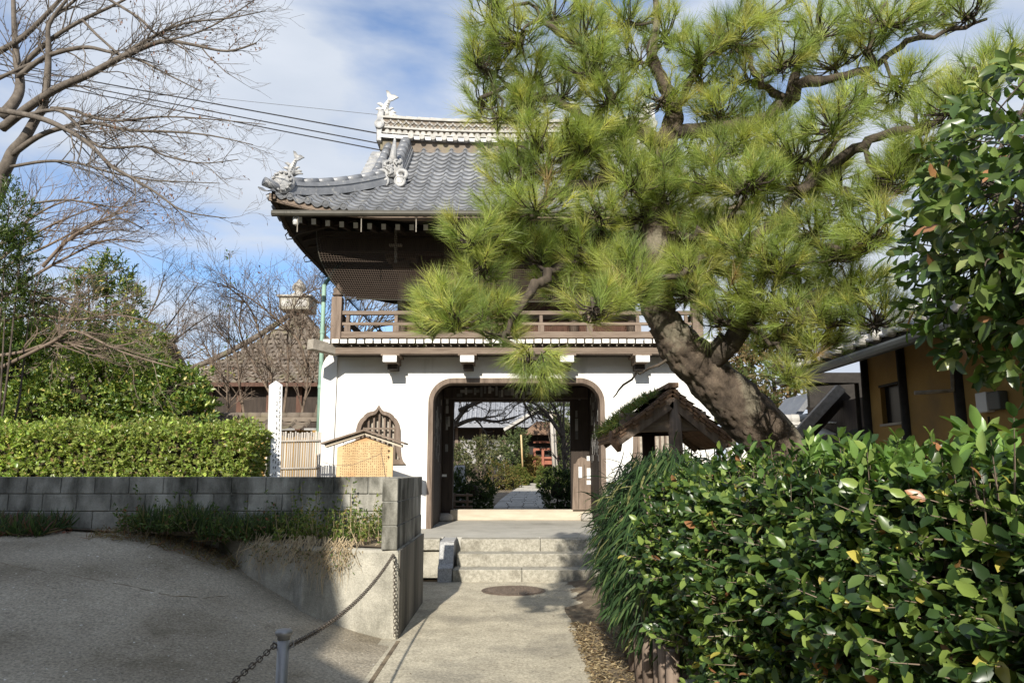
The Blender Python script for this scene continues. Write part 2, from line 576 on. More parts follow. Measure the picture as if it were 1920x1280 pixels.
def shoots(pos, dirs, k, L, W, spread=1.0, tl=.12, jit=.25, dj=.35):
    """leafy shoots: k leaves set alternately along a short twig; returns leaf arrays and the twig ends"""
    N = len(pos)
    dirs = norm(dirs)
    ref = np.where(np.abs(dirs[:, 2:3]) < .9, np.array([[0, 0, 1.]]), np.array([[1., 0, 0]]))
    a = norm(np.cross(dirs, ref))
    b = np.cross(dirs, a)
    j = np.arange(k)
    ang = j[None, :] * 2.4 + rng.uniform(0, 6.28, (N, 1))
    rad = a[:, None, :] * np.cos(ang)[..., None] + b[:, None, :] * np.sin(ang)[..., None]
    f = (.25 + .75 * j / max(k - 1, 1))[None, :, None]
    tlv = tl * rng.uniform(.6, 1.3, (N, 1, 1))
    p = pos[:, None, :] + dirs[:, None, :] * (tlv * f)
    sp = spread * (1.15 - .55 * f)
    ax = dirs[:, None, :] * 1.0 + rad * sp + rng.normal(0, dj, (N, k, 3))
    nr = dirs[:, None, :] * 1.0 - rad * .5 + np.array([0, 0, .6]) + rng.normal(0, dj, (N, k, 3))
    Ls = L * rng.uniform(1 - jit, 1 + jit, (N, k))
    return (p.reshape(-1, 3), ax.reshape(-1, 3), nr.reshape(-1, 3), Ls.ravel(), Ls.ravel() * W / L,
            pos + dirs * tlv[:, 0, :])


def px_of(p):
    """photo pixel and distance of world points (n,3)"""
    p = np.asarray(p)
    y, z = p[:, 1], p[:, 2] - EYE
    d = y * math.cos(PITCH) + z * math.sin(PITCH)
    u = -y * math.sin(PITCH) + z * math.cos(PITCH)
    d = np.maximum(d, .05)
    return 960 + FPX * p[:, 0] / d, 640 - FPX * u / d, d


def S(t):
    t = min(max(t, 0.0), 1.0)
    return t * t * (3 - 2 * t)

# ================================================================== THE SETTING
def ramp_z(x, y):
    L_ = lambda t: .65 * min(max(t, 0), 1) + .35 * S(t)
    return .92 * L_((-x - 1.22) / 3.0) * L_((y - 3.6) / 5.1)


FLOOR = .54            # the gate's platform
YF = 14.0              # the gate's front wall


def inner_z(y):
    return FLOOR - .06 + .0125 * (y - 18)


def grid(name, xs, ys, fz, mt, kind='structure'):
    b = MB()
    for y in ys:
        for x in xs:
            b.v.append((x, y, fz(x, y)))
    n = len(xs)
    for j in range(len(ys) - 1):
        for i in range(n - 1):
            b.f.append((j * n + i, j * n + i + 1, (j + 1) * n + i + 1, (j + 1) * n + i))
    o = b.build(name, mt, None, True, origin=(0, 0, 0))
    return tag(o, kind=kind)


xs = [-400, -120, -40] + list(np.arange(-14, 14.1, .5)) + [40, 120, 400]
ys = [-200, -60, -20] + list(np.arange(-10, 20.1, .5)) + [30, 45, 70, 120, 300, 900]


def ground_z(x, y):
    if y < 9.0:
        return min(ramp_z(x, y), 2) - .10
    if y < 18:
        return -.10
    return inner_z(min(y, 60)) - .05


grid("ground", xs, ys, ground_z, M['soil'])
# sloping asphalt on the left
ax_ = list(np.arange(-16, -3.4, .4)) + list(np.arange(-3.4, -1.0, .12))
b = MB()
ay_ = list(np.arange(-8, 4, .5)) + list(np.arange(4, 9.2, .16))
edge = lambda y: -1.12 + .03 * min(0.0, y - 7.5) * .6
for y in ay_:
    for i, x in enumerate(ax_):
        t = i / (len(ax_) - 1)
        xx = -16 + (edge(y) + 16) * ((x + 16) / (ax_[-1] + 16))
        b.v.append((xx, y, ramp_z(xx, y) + .004 + .010 * math.sin(xx * 3.1 + y * 2.3) * math.sin(y * 1.7) * S((-xx - 1.2) / 1.5)))
n = len(ax_)
for j in range(len(ay_) - 1):
    for i in range(n - 1):
        b.f.append((j * n + i, j * n + i + 1, (j + 1) * n + i + 1, (j + 1) * n + i))
tag(b.build("asphalt_road", M['asphalt'], None, True, origin=(0, 0, 0)), kind='structure')
# old joint that meanders across the asphalt
q = MB()
ck_ = [(-20, 1050), (60, 1068), (130, 1078), (210, 1092), (270, 1105), (320, 1117), (380, 1121), (440, 1116)]
fine_ = []
for (x0, y0), (x1, y1) in zip(ck_[:-1], ck_[1:]):
    for k in range(6):
        px, py = x0 + (x1 - x0) * k / 6 + random.uniform(-3, 3), y0 + (y1 - y0) * k / 6 + random.uniform(-1.2, 1.2)
        zz = .3
        for _ in range(12):
            dv = (640 - py) / FPX
            yy = math.cos(PITCH) - dv * math.sin(PITCH)
            z_ = math.sin(PITCH) + dv * math.cos(PITCH)
            Yq = (zz - EYE) / (z_ / yy)
            pq = at(px, py, Yq)
            zz = ramp_z(pq.x, pq.y) + .02
        fine_.append(pq)
for i, pq in enumerate(fine_):
    wq = random.uniform(.004, .016)
    q.v += [(pq.x, pq.y - wq, pq.z + .002), (pq.x, pq.y + wq, pq.z + .002)]
for i in range(len(fine_) - 1):
    if i % 9 != 8:
        q.f.append((2 * i, 2 * i + 2, 2 * i + 3, 2 * i + 1))
tag(q.build("asphalt_crack", M['soil'], None, origin=(0, 0, 0)), kind='structure')
# concrete path up to the steps
b = MB()
py_ = list(np.arange(-8, 11.6, .4))
right = lambda y: .78 + .03 * math.sin(y * 1.7) + .02 * math.sin(y * 4.1) + (.35 if y > 9.6 else 0)
for y in py_:
    e = edge(y) + .004
    if y > 7.5:
        e = -1.75
    r_ = right(y)
    for i in range(13):
        b.v.append((e + (r_ - e) * i / 12, y, .004 + (.004 if i < 12 else -.03)))
for j in range(len(py_) - 1):
    for i in range(12):
        b.f.append((j * 13 + i, j * 13 + i + 1, (j + 1) * 13 + i + 1, (j + 1) * 13 + i))
tag(b.build("path", M['path'], None, False, origin=(0, 0, 0)), kind='structure')
b = MB().box((-1.09, 3.2, -.05), (-1.055, 7.42, .0125))
tag(b.build("path_joint", M['soil'], None, origin=(0, 0, 0)), kind='structure')
# beaten earth with litter at the foot of the right hedge
ex = list(np.arange(.55, 3.6, .1))
ey = list(np.arange(2.5, 11.2, .14))
grid("bare_earth", ex, ey, lambda x, y: .001 + .035 * S((x - .75) / .3) + .14 * S((x - 1.0) / .5) + .012 * math.sin(x * 17 + y * 3) * math.sin(y * 13 + x * 5) * S((x - .6) / .2), M['soil'])
# raised terrace on the left behind the block wall
b = MB().box((-60, 9.08, -.2), (-1.95, 60, .96))
tag(b.build("terrace", M['soil'], None, origin=(0, 0, 0)), kind='structure')
# garden path of stone slabs beyond the gate
gp = tag(MB().box((-1.4, 18.2, -.3), (1.9, 18.3, FLOOR - .07)).build("garden_path", M['stone'], None, origin=(0, 0, 0)), kind='structure')
k = 0
y = 17.6
while y < 46:
    d = .55 + .04 * (k % 3)
    cx = .22 + 1.1 * S((y - 20) / 26) * .9
    w = 1.55 - .012 * (y - 18)
    cuts = [0, .2 + .1 * random.random(), .5 + .1 * random.random(), .78 + .08 * random.random(), 1] if y < 32 else [0, .35 + .3 * random.random(), 1]
    for a, c in zip(cuts[:-1], cuts[1:]):
        z = inner_z(y) + random.uniform(-.006, .006)
        q = MB().box((cx - w / 2 + a * w + .012, y, z - .12), (cx - w / 2 + c * w - .012, y + d - .02, z + .03))
        q.build("paving_slab", M['stone'], gp)
    y += d
    k += 1

# ================================================================== HOUSE BEHIND THE CAMERA that shades the lower left
h = thing("neighbour_house", "two storey house behind the viewer on the left that shades the asphalt", "house", (-8, -6, 0))
b = MB().box((-16, -9, -.1), (-3.85, -2.2, 7.0))
b.build("wall", M['ochre'], h)
q = MB()
q.plate([(-16.6, 7.0), (-3.6, 7.0), (-3.7, 7.7), (-16.6, 7.7)], (), -9.6, -2.0)
q.build("roof", M['tile_old'], h)
q = MB()
q.plate([(-3.84, 3.6), (-1.4, 3.6), (-1.4, 3.85), (-3.84, 5.3)], (), -9, -2.2)
q.build("lean_to_roof", M['tile_old'], h)
MB().box((-3.84, -8.6, -.1), (-1.9, -2.5, 3.6)).build("lean_to_wall", M['ochre'], h)

# ================================================================== BLOCK WALL AND CONCRETE BASE
WTOP = 1.52
bw = thing("block_wall", "grey concrete block wall with dark weathering along the left side", "wall", (-5, 8.97, .3))
MB().box((-13.4, 8.925, .25), (-1.285, 9.035, WTOP - .012)).build("mortar_joint", M['mortar'], bw)
def chamfer(me, w=.006):
    import bmesh
    bm_ = bmesh.new()
    bm_.from_mesh(me)
    bmesh.ops.bevel(bm_, geom=bm_.edges[:], offset=w, segments=1, affect='EDGES')
    bm_.to_mesh(me)
    bm_.free()
    return me


blk = chamfer(MB().box((-.196, -.075, -.096), (.196, .075, .096)).mesh("block", M['block']))
half = chamfer(MB().box((-.096, -.075, -.096), (.096, .075, .096)).mesh("half_block", M['block']))
for c in range(6):
    z = WTOP - .1 - .2 * c
    x = -1.285 - .2
    if c % 2:
        inst("half_block", half, bw, (-1.285 - .1, 8.98 + random.uniform(-.002, .002), z))
        x -= .2
    while x > -13.2:
        inst("block", blk, bw, (x, 8.98 + random.uniform(-.003, .003), z))
        x -= .4
rw = thing("return_wall", "short concrete block return wall standing on the board-marked concrete base beside the path", "wall", (-1.2, 8.5, .8))
MB().box((-1.268, 7.512, .83), (-1.132, 9.49, WTOP - .012)).build("mortar_joint", M['mortar'], rw)
blr = chamfer(MB().box((-.076, -.196, -.112), (.076, .196, .112)).mesh("block", M['block']))
hlr = chamfer(MB().box((-.076, -.096, -.112), (.076, .096, .112)).mesh("half_block", M['block']))
for c in range(3):
    z = WTOP - .116 - .231 * c
    y = 7.5 + .2
    if c % 2:
        inst("half_block", hlr, rw, (-1.2, 7.5 + .098, z))
        y += .2
    while y < 9.4:
        inst("block", blr, rw, (-1.2 + random.uniform(-.003, .003), y, z))
        y += .4
# the concrete base under it, faceted towards the road
fb = [(-1.10, 7.49), (-1.45, 7.57), (-2.1, 7.78), (-2.25, 8.0), (-2.85, 8.35), (-3.4, 8.92), (-1.10, 9.52)]
b = MB()
n = len(fb)
for z, k in ((-.1, 0.0), (.35, .0), (.80, .0), (.83, .015)):
    for (x, y) in fb:
        b.v.append((x - (k if x > -1.2 else 0), y + k, z))
for r_ in range(3):
    for i in range(n):
        j = (i + 1) % n
        b.f.append((r_ * n + i, r_ * n + n + i, r_ * n + n + j, r_ * n + j))
b.f.append(tuple(3 * n + i for i in range(n))[::-1])
cb = b.build("concrete_base", M['concrete'], None, bev=.02)
tag(cb, "rough concrete base that carries the return wall and the weedy bed", "retaining wall")
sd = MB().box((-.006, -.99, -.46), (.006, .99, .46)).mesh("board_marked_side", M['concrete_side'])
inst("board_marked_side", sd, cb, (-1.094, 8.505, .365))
# soil of the bed
b = MB()
bed = [(-5.6, 8.9), (-4.6, 8.55), (-3.3, 8.62), (-2.75, 8.42), (-2.15, 7.95), (-1.30, 7.62), (-1.30, 8.9)]
b.face([(x, y, .845 if x > -3.4 else .935) for x, y in bed])
tag(b.build("bed_soil", M['soil'], None, origin=(0, 0, 0)), kind='structure')

# ================================================================== GATE PLATFORM AND STEPS
pl = thing("gate_platform", "pale concrete platform with granite edge under the temple gate", "platform", (.2, 13, 0))
MB().box((-1.95, 12.25, .0), (2.6, 18.2, FLOOR)).build("slab", M['slab'], pl, bev=.01)
MB().box((-1.95, 11.95, FLOOR - .17), (-1.12, 12.245, FLOOR - .002)).build("edge_stone", M['granite'], pl, bev=.012)
MB().box((-1.9, 12.02, -.05), (-1.12, 12.24, FLOOR - .175)).build("footing", M['concrete'], pl)
stairs = thing("stone_steps", "three worn granite steps leading up to the gate platform", "steps", (.2, 11.5, 0))
for i, (w0, w1) in enumerate(((-.86, 1.32), (-.83, 1.22), (-.80, 1.20))):
    y0 = 11.17 + .38 * i
    z1 = .18 * (i + 1)
    cut = w0 + (w1 - w0) * (.46 if i == 0 else (1.0 if i == 1 else .62))
    for a, c in (((w0, cut), (cut, w1)) if cut < w1 else ((w0, w1),)):
        MB().box((a + .002, y0, z1 - .30), (c - .002, y0 + (.385 if i < 2 else .32), z1)).build("step", M['granite'], stairs, bev=.014)
for s_, x0, x1 in ((-1, -1.07, -.872), (1, 1.34, 1.52)):
    ck = MB()
    ck.plate([(11.15, -.05), (12.2, -.05), (12.2, FLOOR + .004), (11.42, FLOOR + .004), (11.28, .24), (11.15, .20)], (), x0, x1, fn=lambda a, z, y: (y, a, z))
    ck.build("cheek_stone", M['granite_grey'], stairs, bev=.012)
# manhole cover
mh = thing("manhole_cover", "round rusty cast iron manhole cover in the path before the steps", "manhole cover", (.02, 10.4, 0))
MB().lathe((.02, 10.4, 0), [(.43, -.02), (.43, .012), (.405, .014), (.40, .009)], 40).build("rim", M['iron'], mh)
cv = MB().lathe((.02, 10.4, 0), [(.385, -.02), (.385, .017), (.36, .019)], 40).build("cover", M['iron'], mh)
stud = MB().lathe((0, 0, 0), [(.013, 0), (.009, .006)], 8).mesh("stud", M['iron'])
for rr, nn in ((.06, 6), (.13, 13), (.20, 20), (.27, 27), (.33, 33)):
    for j in range(nn):
        t = 2 * math.pi * j / nn
        inst("stud", stud, cv, (.02 + rr * math.cos(t), 10.4 + rr * math.sin(t), .018))

# ================================================================== THE TEMPLE GATE
XC = .09
gate = thing("temple_gate", "two storey temple gate with white plaster base and grey tiled hip-and-gable roof", "gate", (XC, 16, FLOOR))
GL, GR = -3.30, 3.48          # front panel
WT = 3.80                     # top of the plaster


def arch(x0, x1, z0, z1, r, n=8):
    """outline of the opening: upright sides, rounded upper corners (counter clockwise)"""
    p = [(x1, z0)]
    for i in range(n + 1):
        t = math.pi / 2 * i / n
        p.append((x1 - r + r * math.cos(t), z1 - r + r * math.sin(t)))
    for i in range(n + 1):
        t = math.pi / 2 + math.pi / 2 * i / n
        p.append((x0 + r + r * math.cos(t), z1 - r + r * math.sin(t)))
    p.append((x0, z0))
    return p


OX0, OX1, OZ1 = -1.56, 1.73, 3.29
door_out = arch(OX0, OX1, FLOOR, OZ1, .45)
KX = at(708, 870, YF).x
KZ = at(708, 870, YF).z
khalf = [(.52, 0), (.47, .06), (.435, .16), (.42, .30), (.415, .50), (.41, .64), (.385, .74), (.335, .83), (.285, .87), (.27, .90), (.21, .945), (.15, .965), (.085, .98), (.05, 1.01), (0, 1.09)]


def kato(cx, s=1.0, dz=0.0, k=1.0):
    r_ = [(cx + x * s, KZ + dz + z * k) for x, z in khalf]
    l_ = [(cx - x * s, KZ + dz + z * k) for x, z in khalf[:-1]][::-1]
    return r_ + l_


panel = [(GL, FLOOR)] + door_out[::-1][:1] + door_out[::-1][1:] + [(GR, FLOOR), (GR, WT), (GL, WT)]
KR = 2 * XC - KX
win_hole = [(KX + x * .9, KZ + .05 + z * .9) for x, z in khalf] + [(KX - x * .9, KZ + .05 + z * .9) for x, z in khalf[:-1]][::-1]
win_hole2 = [(x + (KR - KX), z) for x, z in win_hole]
b = MB()
b.plate(panel, (win_hole, win_hole2), YF, YF + .22)
b.build("plaster_wall", M['plaster'], gate)
for s_, x0, x1 in ((-1, -3.58, GL - .004), (1, GR + .004, 3.76)):
    # the thickened plaster edge, rounded off at the top outer corner
    xo, xi = (x0, x1) if s_ < 0 else (x1, x0)
    o = [(xo, FLOOR), (xi, FLOOR), (xi, WT)]
    for i in range(7):
        t = math.pi / 2 * i / 6
        o.append((xo - s_ * (.26 - .26 * math.sin(t)), WT - .38 + .36 * math.cos(t)))
    b = MB()
    b.plate(o if s_ < 0 else o[::-1], (), YF - .05, YF + 4.0)
    b.build("plaster_pier", M['plaster'], gate, bev=.035)
MB().box((GL, YF + 3.8, FLOOR), (OX0 - .02, YF + 4.0, WT)).build("back_wall", M['plaster'], gate)
MB().box((OX1 + .02, YF + 3.8, FLOOR), (GR, YF + 4.0, WT)).build("back_wall", M['plaster'], gate)
MB().box((OX0 - .02, YF + 3.8, 3.2), (OX1 + .02, YF + 4.0, WT)).build("back_lintel", M['dark_wood'], gate)
# timber frame of the opening
fo = arch(OX0 - .005, OX1 + .005, FLOOR + .002, OZ1 + .005, .455, 10)
fi = arch(OX0 + .085, OX1 - .085, FLOOR + .002, OZ1 - .085, .37, 10)
b = MB()
b.plate(fo + fi[::-1], (), YF - .035, YF + .30)
b.build("opening_frame", M['wood_v'], gate, bev=.006)
# windows
for cx in (KX, KR):
    ring = kato(cx)
    inner = [(cx + x * .80, KZ + .09 + z * .84) for x, z in khalf] + [(cx - x * .80, KZ + .09 + z * .84) for x, z in khalf[:-1]][::-1]
    b = MB()
    b.plate(ring, (inner,), YF - .045, YF + .1)
    wf = b.build("window_frame", M['wood_v'], gate, bev=.008)
    MB().box((cx - .36, YF + .16, KZ + .08), (cx + .36, YF + .20, KZ + 1.0)).build("shutter_board", M['grey_wood'], wf)
    for i in range(7):
        x = cx - .30 + .10 * i
        zt = KZ + .09 + .84 * (1.0 - .55 * abs((x - cx) / .4) ** 2.5)
        MB().box((x - .017, YF + .045, KZ + .07), (x + .017, YF + .08, zt)).build("bar", M['wood_v'], wf)
    MB().box((cx - .345, YF + .035, KZ + .64), (cx + .345, YF + .044, KZ + .675)).build("cross_bar", M['wood_h'], wf)
# passage
MB().box((OX0 - .02, YF + .31, FLOOR), (OX0 + .06, YF + 3.79, 3.5)).build("passage_wall", M['dark_wood'], gate)
MB().box((OX1 - .06, YF + .31, FLOOR), (OX1 + .02, YF + 3.79, 3.5)).build("passage_wall", M['dark_wood'], gate)
MB().box((OX0 + .06, YF + .31, 3.36), (OX1 - .06, YF + 3.79, 3.5)).build("ceiling", M['dark_wood'], gate)
YD = 16.3
for x0, x1 in ((OX0 + .061, -1.27), (1.27, OX1 - .061)):
    MB().box((x0, YD - .04, FLOOR), (x1, YD + .2, 3.35)).build("door_post", M['dark_wood'], gate, bev=.01)
MB().box((-1.27, YD - .05, at(960, 752, YD).z), (1.27, YD + .2, 3.34)).build("door_lintel", M['dark_wood'], gate, bev=.01)
MB().box((OX0 + .1, YD - .35, 3.1), (OX1 - .1, YD - .2, 3.34)).build("tie_beam", M['dark_wood'], gate, bev=.01)
MB().box((-1.31, YD - .10, FLOOR + .002), (1.66, YD + .12, .765)).build("threshold", M['pale_wood'], gate, bev=.01)
for x in (-1.42, 1.63):
    MB().lathe((x, YD - .25, FLOOR), [(.16, 0), (.19, .03), (.19, .09), (.15, .14), (.09, .16)], 18).build("pillar_base", M['stone'], gate, True)
# opened door leaf folded back on the right, weathered boards with a shaped top
b = MB()
b.plate([(1.285, .77), (1.70, .77), (1.70, 1.78), (1.62, 1.79), (1.56, 1.84), (1.48, 1.86), (1.40, 1.82), (1.36, 1.74), (1.345, 1.72), (1.32, 1.72)], (), YD - .17, YD - .11)
dl = b.build("door_leaf", M['wood_v'], gate, bev=.005)
for x in (1.41, 1.545):
    MB().box((x - .004, YD - .173, .78), (x + .004, YD - .171, 1.70)).build("board_gap", M['black_wood'], dl)
for (px, py, w, h_) in ((1088, 885, .075, .23), (1104, 887, .085, .22), (1104, 904, .09, .09), (1103, 859, .065, .10)):
    p = at(px, py, YD - .18)
    MB().box((p.x - w / 2, YD - .179, p.z - h_ / 2), (p.x + w / 2, YD - .175, p.z + h_ / 2)).build("paper_notice", M['notice'], dl)
# pilgrims' paper slips pasted all over the passage
slip = {}
for w, h_ in ((.045, .15), (.06, .16), (.05, .22), (.12, .07), (.15, .12)):
    slip[(w, h_)] = MB().box((-w / 2, -.003, -h_ / 2), (w / 2, .003, h_ / 2)).mesh("paper_slip", M['paper'])
kinds = list(slip.values())
for i in range(46):
    inst("paper_slip", random.choice(kinds), gate, (OX0 + .065, random.uniform(YF + .4, YD - .4), random.triangular(1.35, 3.3, 2.5)), (0, 0, R(90)))
for i in range(52):
    inst("paper_slip", random.choice(kinds), gate, (OX1 - .065, random.uniform(YF + .4, YD - .4), random.triangular(1.5, 3.3, 2.2)), (0, 0, R(90)))
for i in range(30):
    x = -1.15 + 2.3 * (i + random.uniform(.1, .9)) / 30
    inst("paper_slip", random.choice(kinds), gate, (x, YD - .355, random.uniform(3.16, 3.30)))
for i in range(14):
    inst("paper_slip", random.choice(kinds[:3]), gate, (random.choice((-1.37, -1.41, 1.40, 1.47)), YD - .045, random.uniform(1.9, 3.2)))
p = at(833, 891, YD - .05)
MB().box((p.x - .05, YD - .05, p.z - .025), (p.x + .05, YD - .044, p.z + .025)).build("door_label", M['notice'], gate)

# ---- balcony
DZ = 3.935
MB().box((-3.42, 13.62, DZ - .09), (3.6, 18.1, DZ - .002)).build("deck", M['grey_wood'], gate)
bd = MB().box((-.062, 0, -.036), (.062, .55, .036)).mesh("deck_board", M['grey_wood'])
be = MB().box((-.0625, -.004, -.0365), (.0625, 0, .0365)).mesh("painted_end", M['white_paint'])
nb = 46
for i in range(nb):
    x = -3.36 + (6.9) * i / (nb - 1)
    jy = random.uniform(-.008, .008)
    o = inst("deck_board", bd, gate, (x, 13.34 + jy, DZ - .042 + random.uniform(-.004, .004)))
    inst("painted_end", be, o, (x, 13.34 + jy, WL[o.name].z))
MB().box((-3.22, 13.45, 3.675), (3.40, 13.60, 3.80)).build("edge_beam", M['wood_h'], gate, bev=.01)
for sx in (-1, 1):
    xx = XC + sx * 3.31
    MB().beam((xx, 13.6, 3.76), (xx + sx * .38, 13.12, 3.80), .17, .19).build("corner_beam", M['grey_wood'], gate, bev=.012)
for px in (731, 876, 1063, 1205):
    x = at(px, 670, 13.4).x
    nz = MB().box((x - .17, 13.42, 3.645), (x + .17, 14.0, 3.682)).build("bracket_block", M['wood_h'], gate)
    MB().box((x - .12, 13.40, 3.525), (x + .12, 13.99, 3.643)).build("bracket_nose", M['wood_h'], gate)
    MB().box((x - .128, 13.375, 3.517), (x + .128, 13.399, 3.642)).build("painted_end", M['white_paint'], gate, bev=.012)
    MB().box((x - .09, 13.7, 3.43), (x + .09, 13.99, 3.523)).build("bracket_arm", M['dark_wood'], gate)
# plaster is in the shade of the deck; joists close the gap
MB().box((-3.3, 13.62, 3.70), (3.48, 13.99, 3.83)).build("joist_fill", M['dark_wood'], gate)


def baluster(x, y, name="corner_post"):
    q = MB()
    q.box((x - .095, y - .095, DZ), (x + .095, y + .095, 4.74))
    o = q.build(name, M['wood_v'], gate, bev=.012)
    MB().lathe((x, y, 4.74), [(.07, .0), (.07, .03), (.105, .035), (.105, .05), (.085, .09), (.095, .13), (.075, .18), (.03, .22), (.008, .27)], 14).build("post_cap", M['wood_v'], o, True)
    return o


RX0, RX1 = at(632, 600, 13.5).x, 2 * XC - at(632, 600, 13.5).x
for x in (RX0, RX1):
    baluster(x, 13.5)
    baluster(x, 17.9)
for z, h_, d in ((4.445, .075, .08), (4.24, .055, .06), (4.03, .12, .12)):
    MB().box((RX0 + .096, 13.5 - d / 2, z - h_ / 2), (RX1 - .096, 13.5 + d / 2, z + h_ / 2)).build("rail", M['wood_h'], gate, bev=.008)
    MB().box((RX0 + .096, 17.9 - d / 2, z - h_ / 2), (RX1 - .096, 17.9 + d / 2, z + h_ / 2)).build("rail", M['wood_h'], gate)
    for x in (RX0, RX1):
        MB().box((x - d / 2, 13.596, z - h_ / 2), (x + d / 2, 17.8, z + h_ / 2)).build("rail", M['dark_wood'], gate)
for i in range(8):
    x = RX0 + .2 + (RX1 - RX0 - .4) * i / 7
    MB().box((x - .055, 13.46, 4.095), (x + .055, 13.54, 4.21)).build("rail_strut", M['wood_v'], gate)
    MB().box((x - .03, 13.475, 4.27), (x + .03, 13.525, 4.405)).build("rail_strut", M['wood_v'], gate)
# ---- upper room
UX0, UX1, UY = -2.32, 2.50, 14.75
MB().box((UX0 + .1, UY + .05, DZ), (UX1 - .1, UY + .09, 6.5)).build("room_wall", M['red_wood'], gate)
MB().box((UX0 + .03, UY + .1, DZ), (UX0 + .1, 17.2, 6.5)).build("room_side", M['red_wood'], gate)
MB().box((UX1 - .1, UY + .1, DZ), (UX1 - .03, 17.2, 6.5)).build("room_side", M['red_wood'], gate)
for i in range(5):
    x = UX0 + .1 + (UX1 - UX0 - .2) * i / 4
    MB().tube([(x, UY, DZ), (x, UY, 6.3)], .095, 14).build("column", M['wood_v'], gate, True)
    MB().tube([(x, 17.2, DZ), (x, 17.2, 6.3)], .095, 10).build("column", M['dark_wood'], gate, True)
for z, h_ in ((4.10, .16), (4.62, .08), (5.35, .14), (6.0, .16)):
    MB().box((UX0, UY - .03, z - h_ / 2), (UX1, UY + .045, z + h_ / 2)).build("wall_beam", M['wood_h'], gate)
for i in range(34):
    x = UX0 + .22 + (UX1 - UX0 - .44) * i / 33
    if abs(((x - UX0 - .1) / ((UX1 - UX0 - .2) / 4)) % 1 - .5) > .42:
        continue
    MB().box((x - .018, UY + .01, 4.66), (x + .018, UY + .045, 5.27)).build("lattice_bar", M['red_wood'], gate)
for i in range(4):
    x0 = UX0 + .22 + (UX1 - UX0 - .2) * i / 4
    x1 = x0 + (UX1 - UX0 - .2) / 4 - .24
    MB().box((x0, UY + .0, 4.2), (x1, UY + .045, 4.56)).build("door_panel", M['red_wood'], gate, bev=.01)
    # bracket set over the columns
    for dx in (0,):
        x = UX0 + .1 + (UX1 - UX0 - .2) * i / 4
        for z, w, d in ((5.62, .32, .22), (5.80, .6, .2), (6.0, .3, .5), (6.16, .75, .3)):
            MB().box((x - w / 2, 14.55 - d, z - .07), (x + w / 2, 14.74, z + .07)).build("bracket", M['wood_h'], gate, bev=.02)
b_ = at(742, 460, 13.6)
MB().tube([at(742, 492, 13.6), at(742, 428, 13.6)], .028, 8).build("bracket_post", M['grey_wood'], gate)  # grey post-like bracket arms behind the net
MB().box((b_.x - .12, 13.55, b_.z - .02), (b_.x + .12, 13.65, b_.z + .02)).build("bracket_crossbar", M['grey_wood'], gate)

# ---- roof geometry
ROOF_Y0, ROOF_YC, HALF = 12.3, 15.95, 4.31
VERGE = 3.04
TMAX = ROOF_YC - ROOF_Y0


def rz(x, t):
    lift = .36 * min(max((abs(x - XC) - 1.6) / 2.7, 0), 1.15) ** 2.3 * max(0.0, 1 - t / 2.4)
    return 5.99 + .60 * t + .047 * t * t + lift


def rpos(side, u, t):
    """point of the roof: side F front, B back, L left, R right; u along the eave, t inwards from it"""
    if side == 'F':
        return Vector((u, ROOF_Y0 + t, rz(u, t)))
    if side == 'B':
        return Vector((2 * XC - u, 2 * ROOF_YC - ROOF_Y0 - t, rz(u, t)))
    e = XC + (u - ROOF_YC) * HALF / (ROOF_YC - ROOF_Y0)      # lift grows to the corners alike
    z = rz(e, t)
    if side == 'L':
        return Vector((XC - HALF + t, 2 * ROOF_YC - u, z))
    return Vector((XC + HALF - t, u, z))


def tile_mesh(name, mt, w=.31, ln=.30, th=.022):
    q = MB()
    us = [0, .12, .26, .42, .58, .68, .75, .84, .93, 1.0]

    def pz(u):
        if u < .68:
            return -.030 * math.sin(math.pi * u / .68)
        return .042 * math.sin(math.pi * (u - .68) / .32)
    for (y, dz) in ((0.0, -th), (0.0, 0.0), (ln, -.012)):
        for u in us:
            q.v.append((u * w, y, pz(u) + dz + .02))
    n = len(us)
    for r_ in range(2):
        for i in range(n - 1):
            q.f.append((r_ * n + i, r_ * n + i + 1, (r_ + 1) * n + i + 1, (r_ + 1) * n + i))
    return q.mesh(name, mt, False)


TILE = tile_mesh("roof_tile", M['tile'])
for p_ in TILE.polygons:
    p_.use_smooth = p_.index >= 9


def frame_at(side, u, t):
    p = rpos(side, u, t)
    a = (rpos(side, u + .05, t) - p).normalized()
    s_ = (rpos(side, u, t + .05) - p).normalized()
    a = (a - s_ * a.dot(s_)).normalized()
    nn = a.cross(s_)
    ang = R(4.0)
    s2 = (s_ * math.cos(ang) - nn * math.sin(ang)).normalized()
    n2 = a.cross(s2)
    return p, Matrix((a, s2, n2)).transposed()


EXPO = .203
PITCHX = .31
tiles = []
for side in 'FBLR':
    run = HALF if side in 'FB' else (ROOF_YC - ROOF_Y0)
    c0 = XC if side in 'FB' else ROOF_YC
    nrow = 18 if side in 'FB' else 9
    nc = int(run / PITCHX) + 1
    for j in range(-nc, nc + 1):
        for i in range(nrow):
            t = EXPO * i
            u = c0 + (j - .5) * PITCHX
            lim = run - t if t < 1.86 else (VERGE - .30 if side in 'FB' else 0)
            if abs(u + .155 - c0) > lim + (.10 if side == 'F' and t < .1 else -.10 if side in 'FB' else -.30):
                continue
            tiles.append((side, u, t))
front = [q for q in tiles if q[0] == 'F']
front.sort(key=lambda q: q[1])
single = front[:300]
rest = front[300:] + [q for q in tiles if q[0] != 'F']
for side, u, t in single:
    p, m3 = frame_at(side, u, t)
    inst("roof_tile", TILE, gate, p, m3.to_euler())
tv = np.array([v.co for v in TILE.vertices])
tfl = np.array([i for f in TILE.polygons for i in f.vertices])
tsz = np.array([len(f.vertices) for f in TILE.polygons])
vs, fs, sz = [], [], []
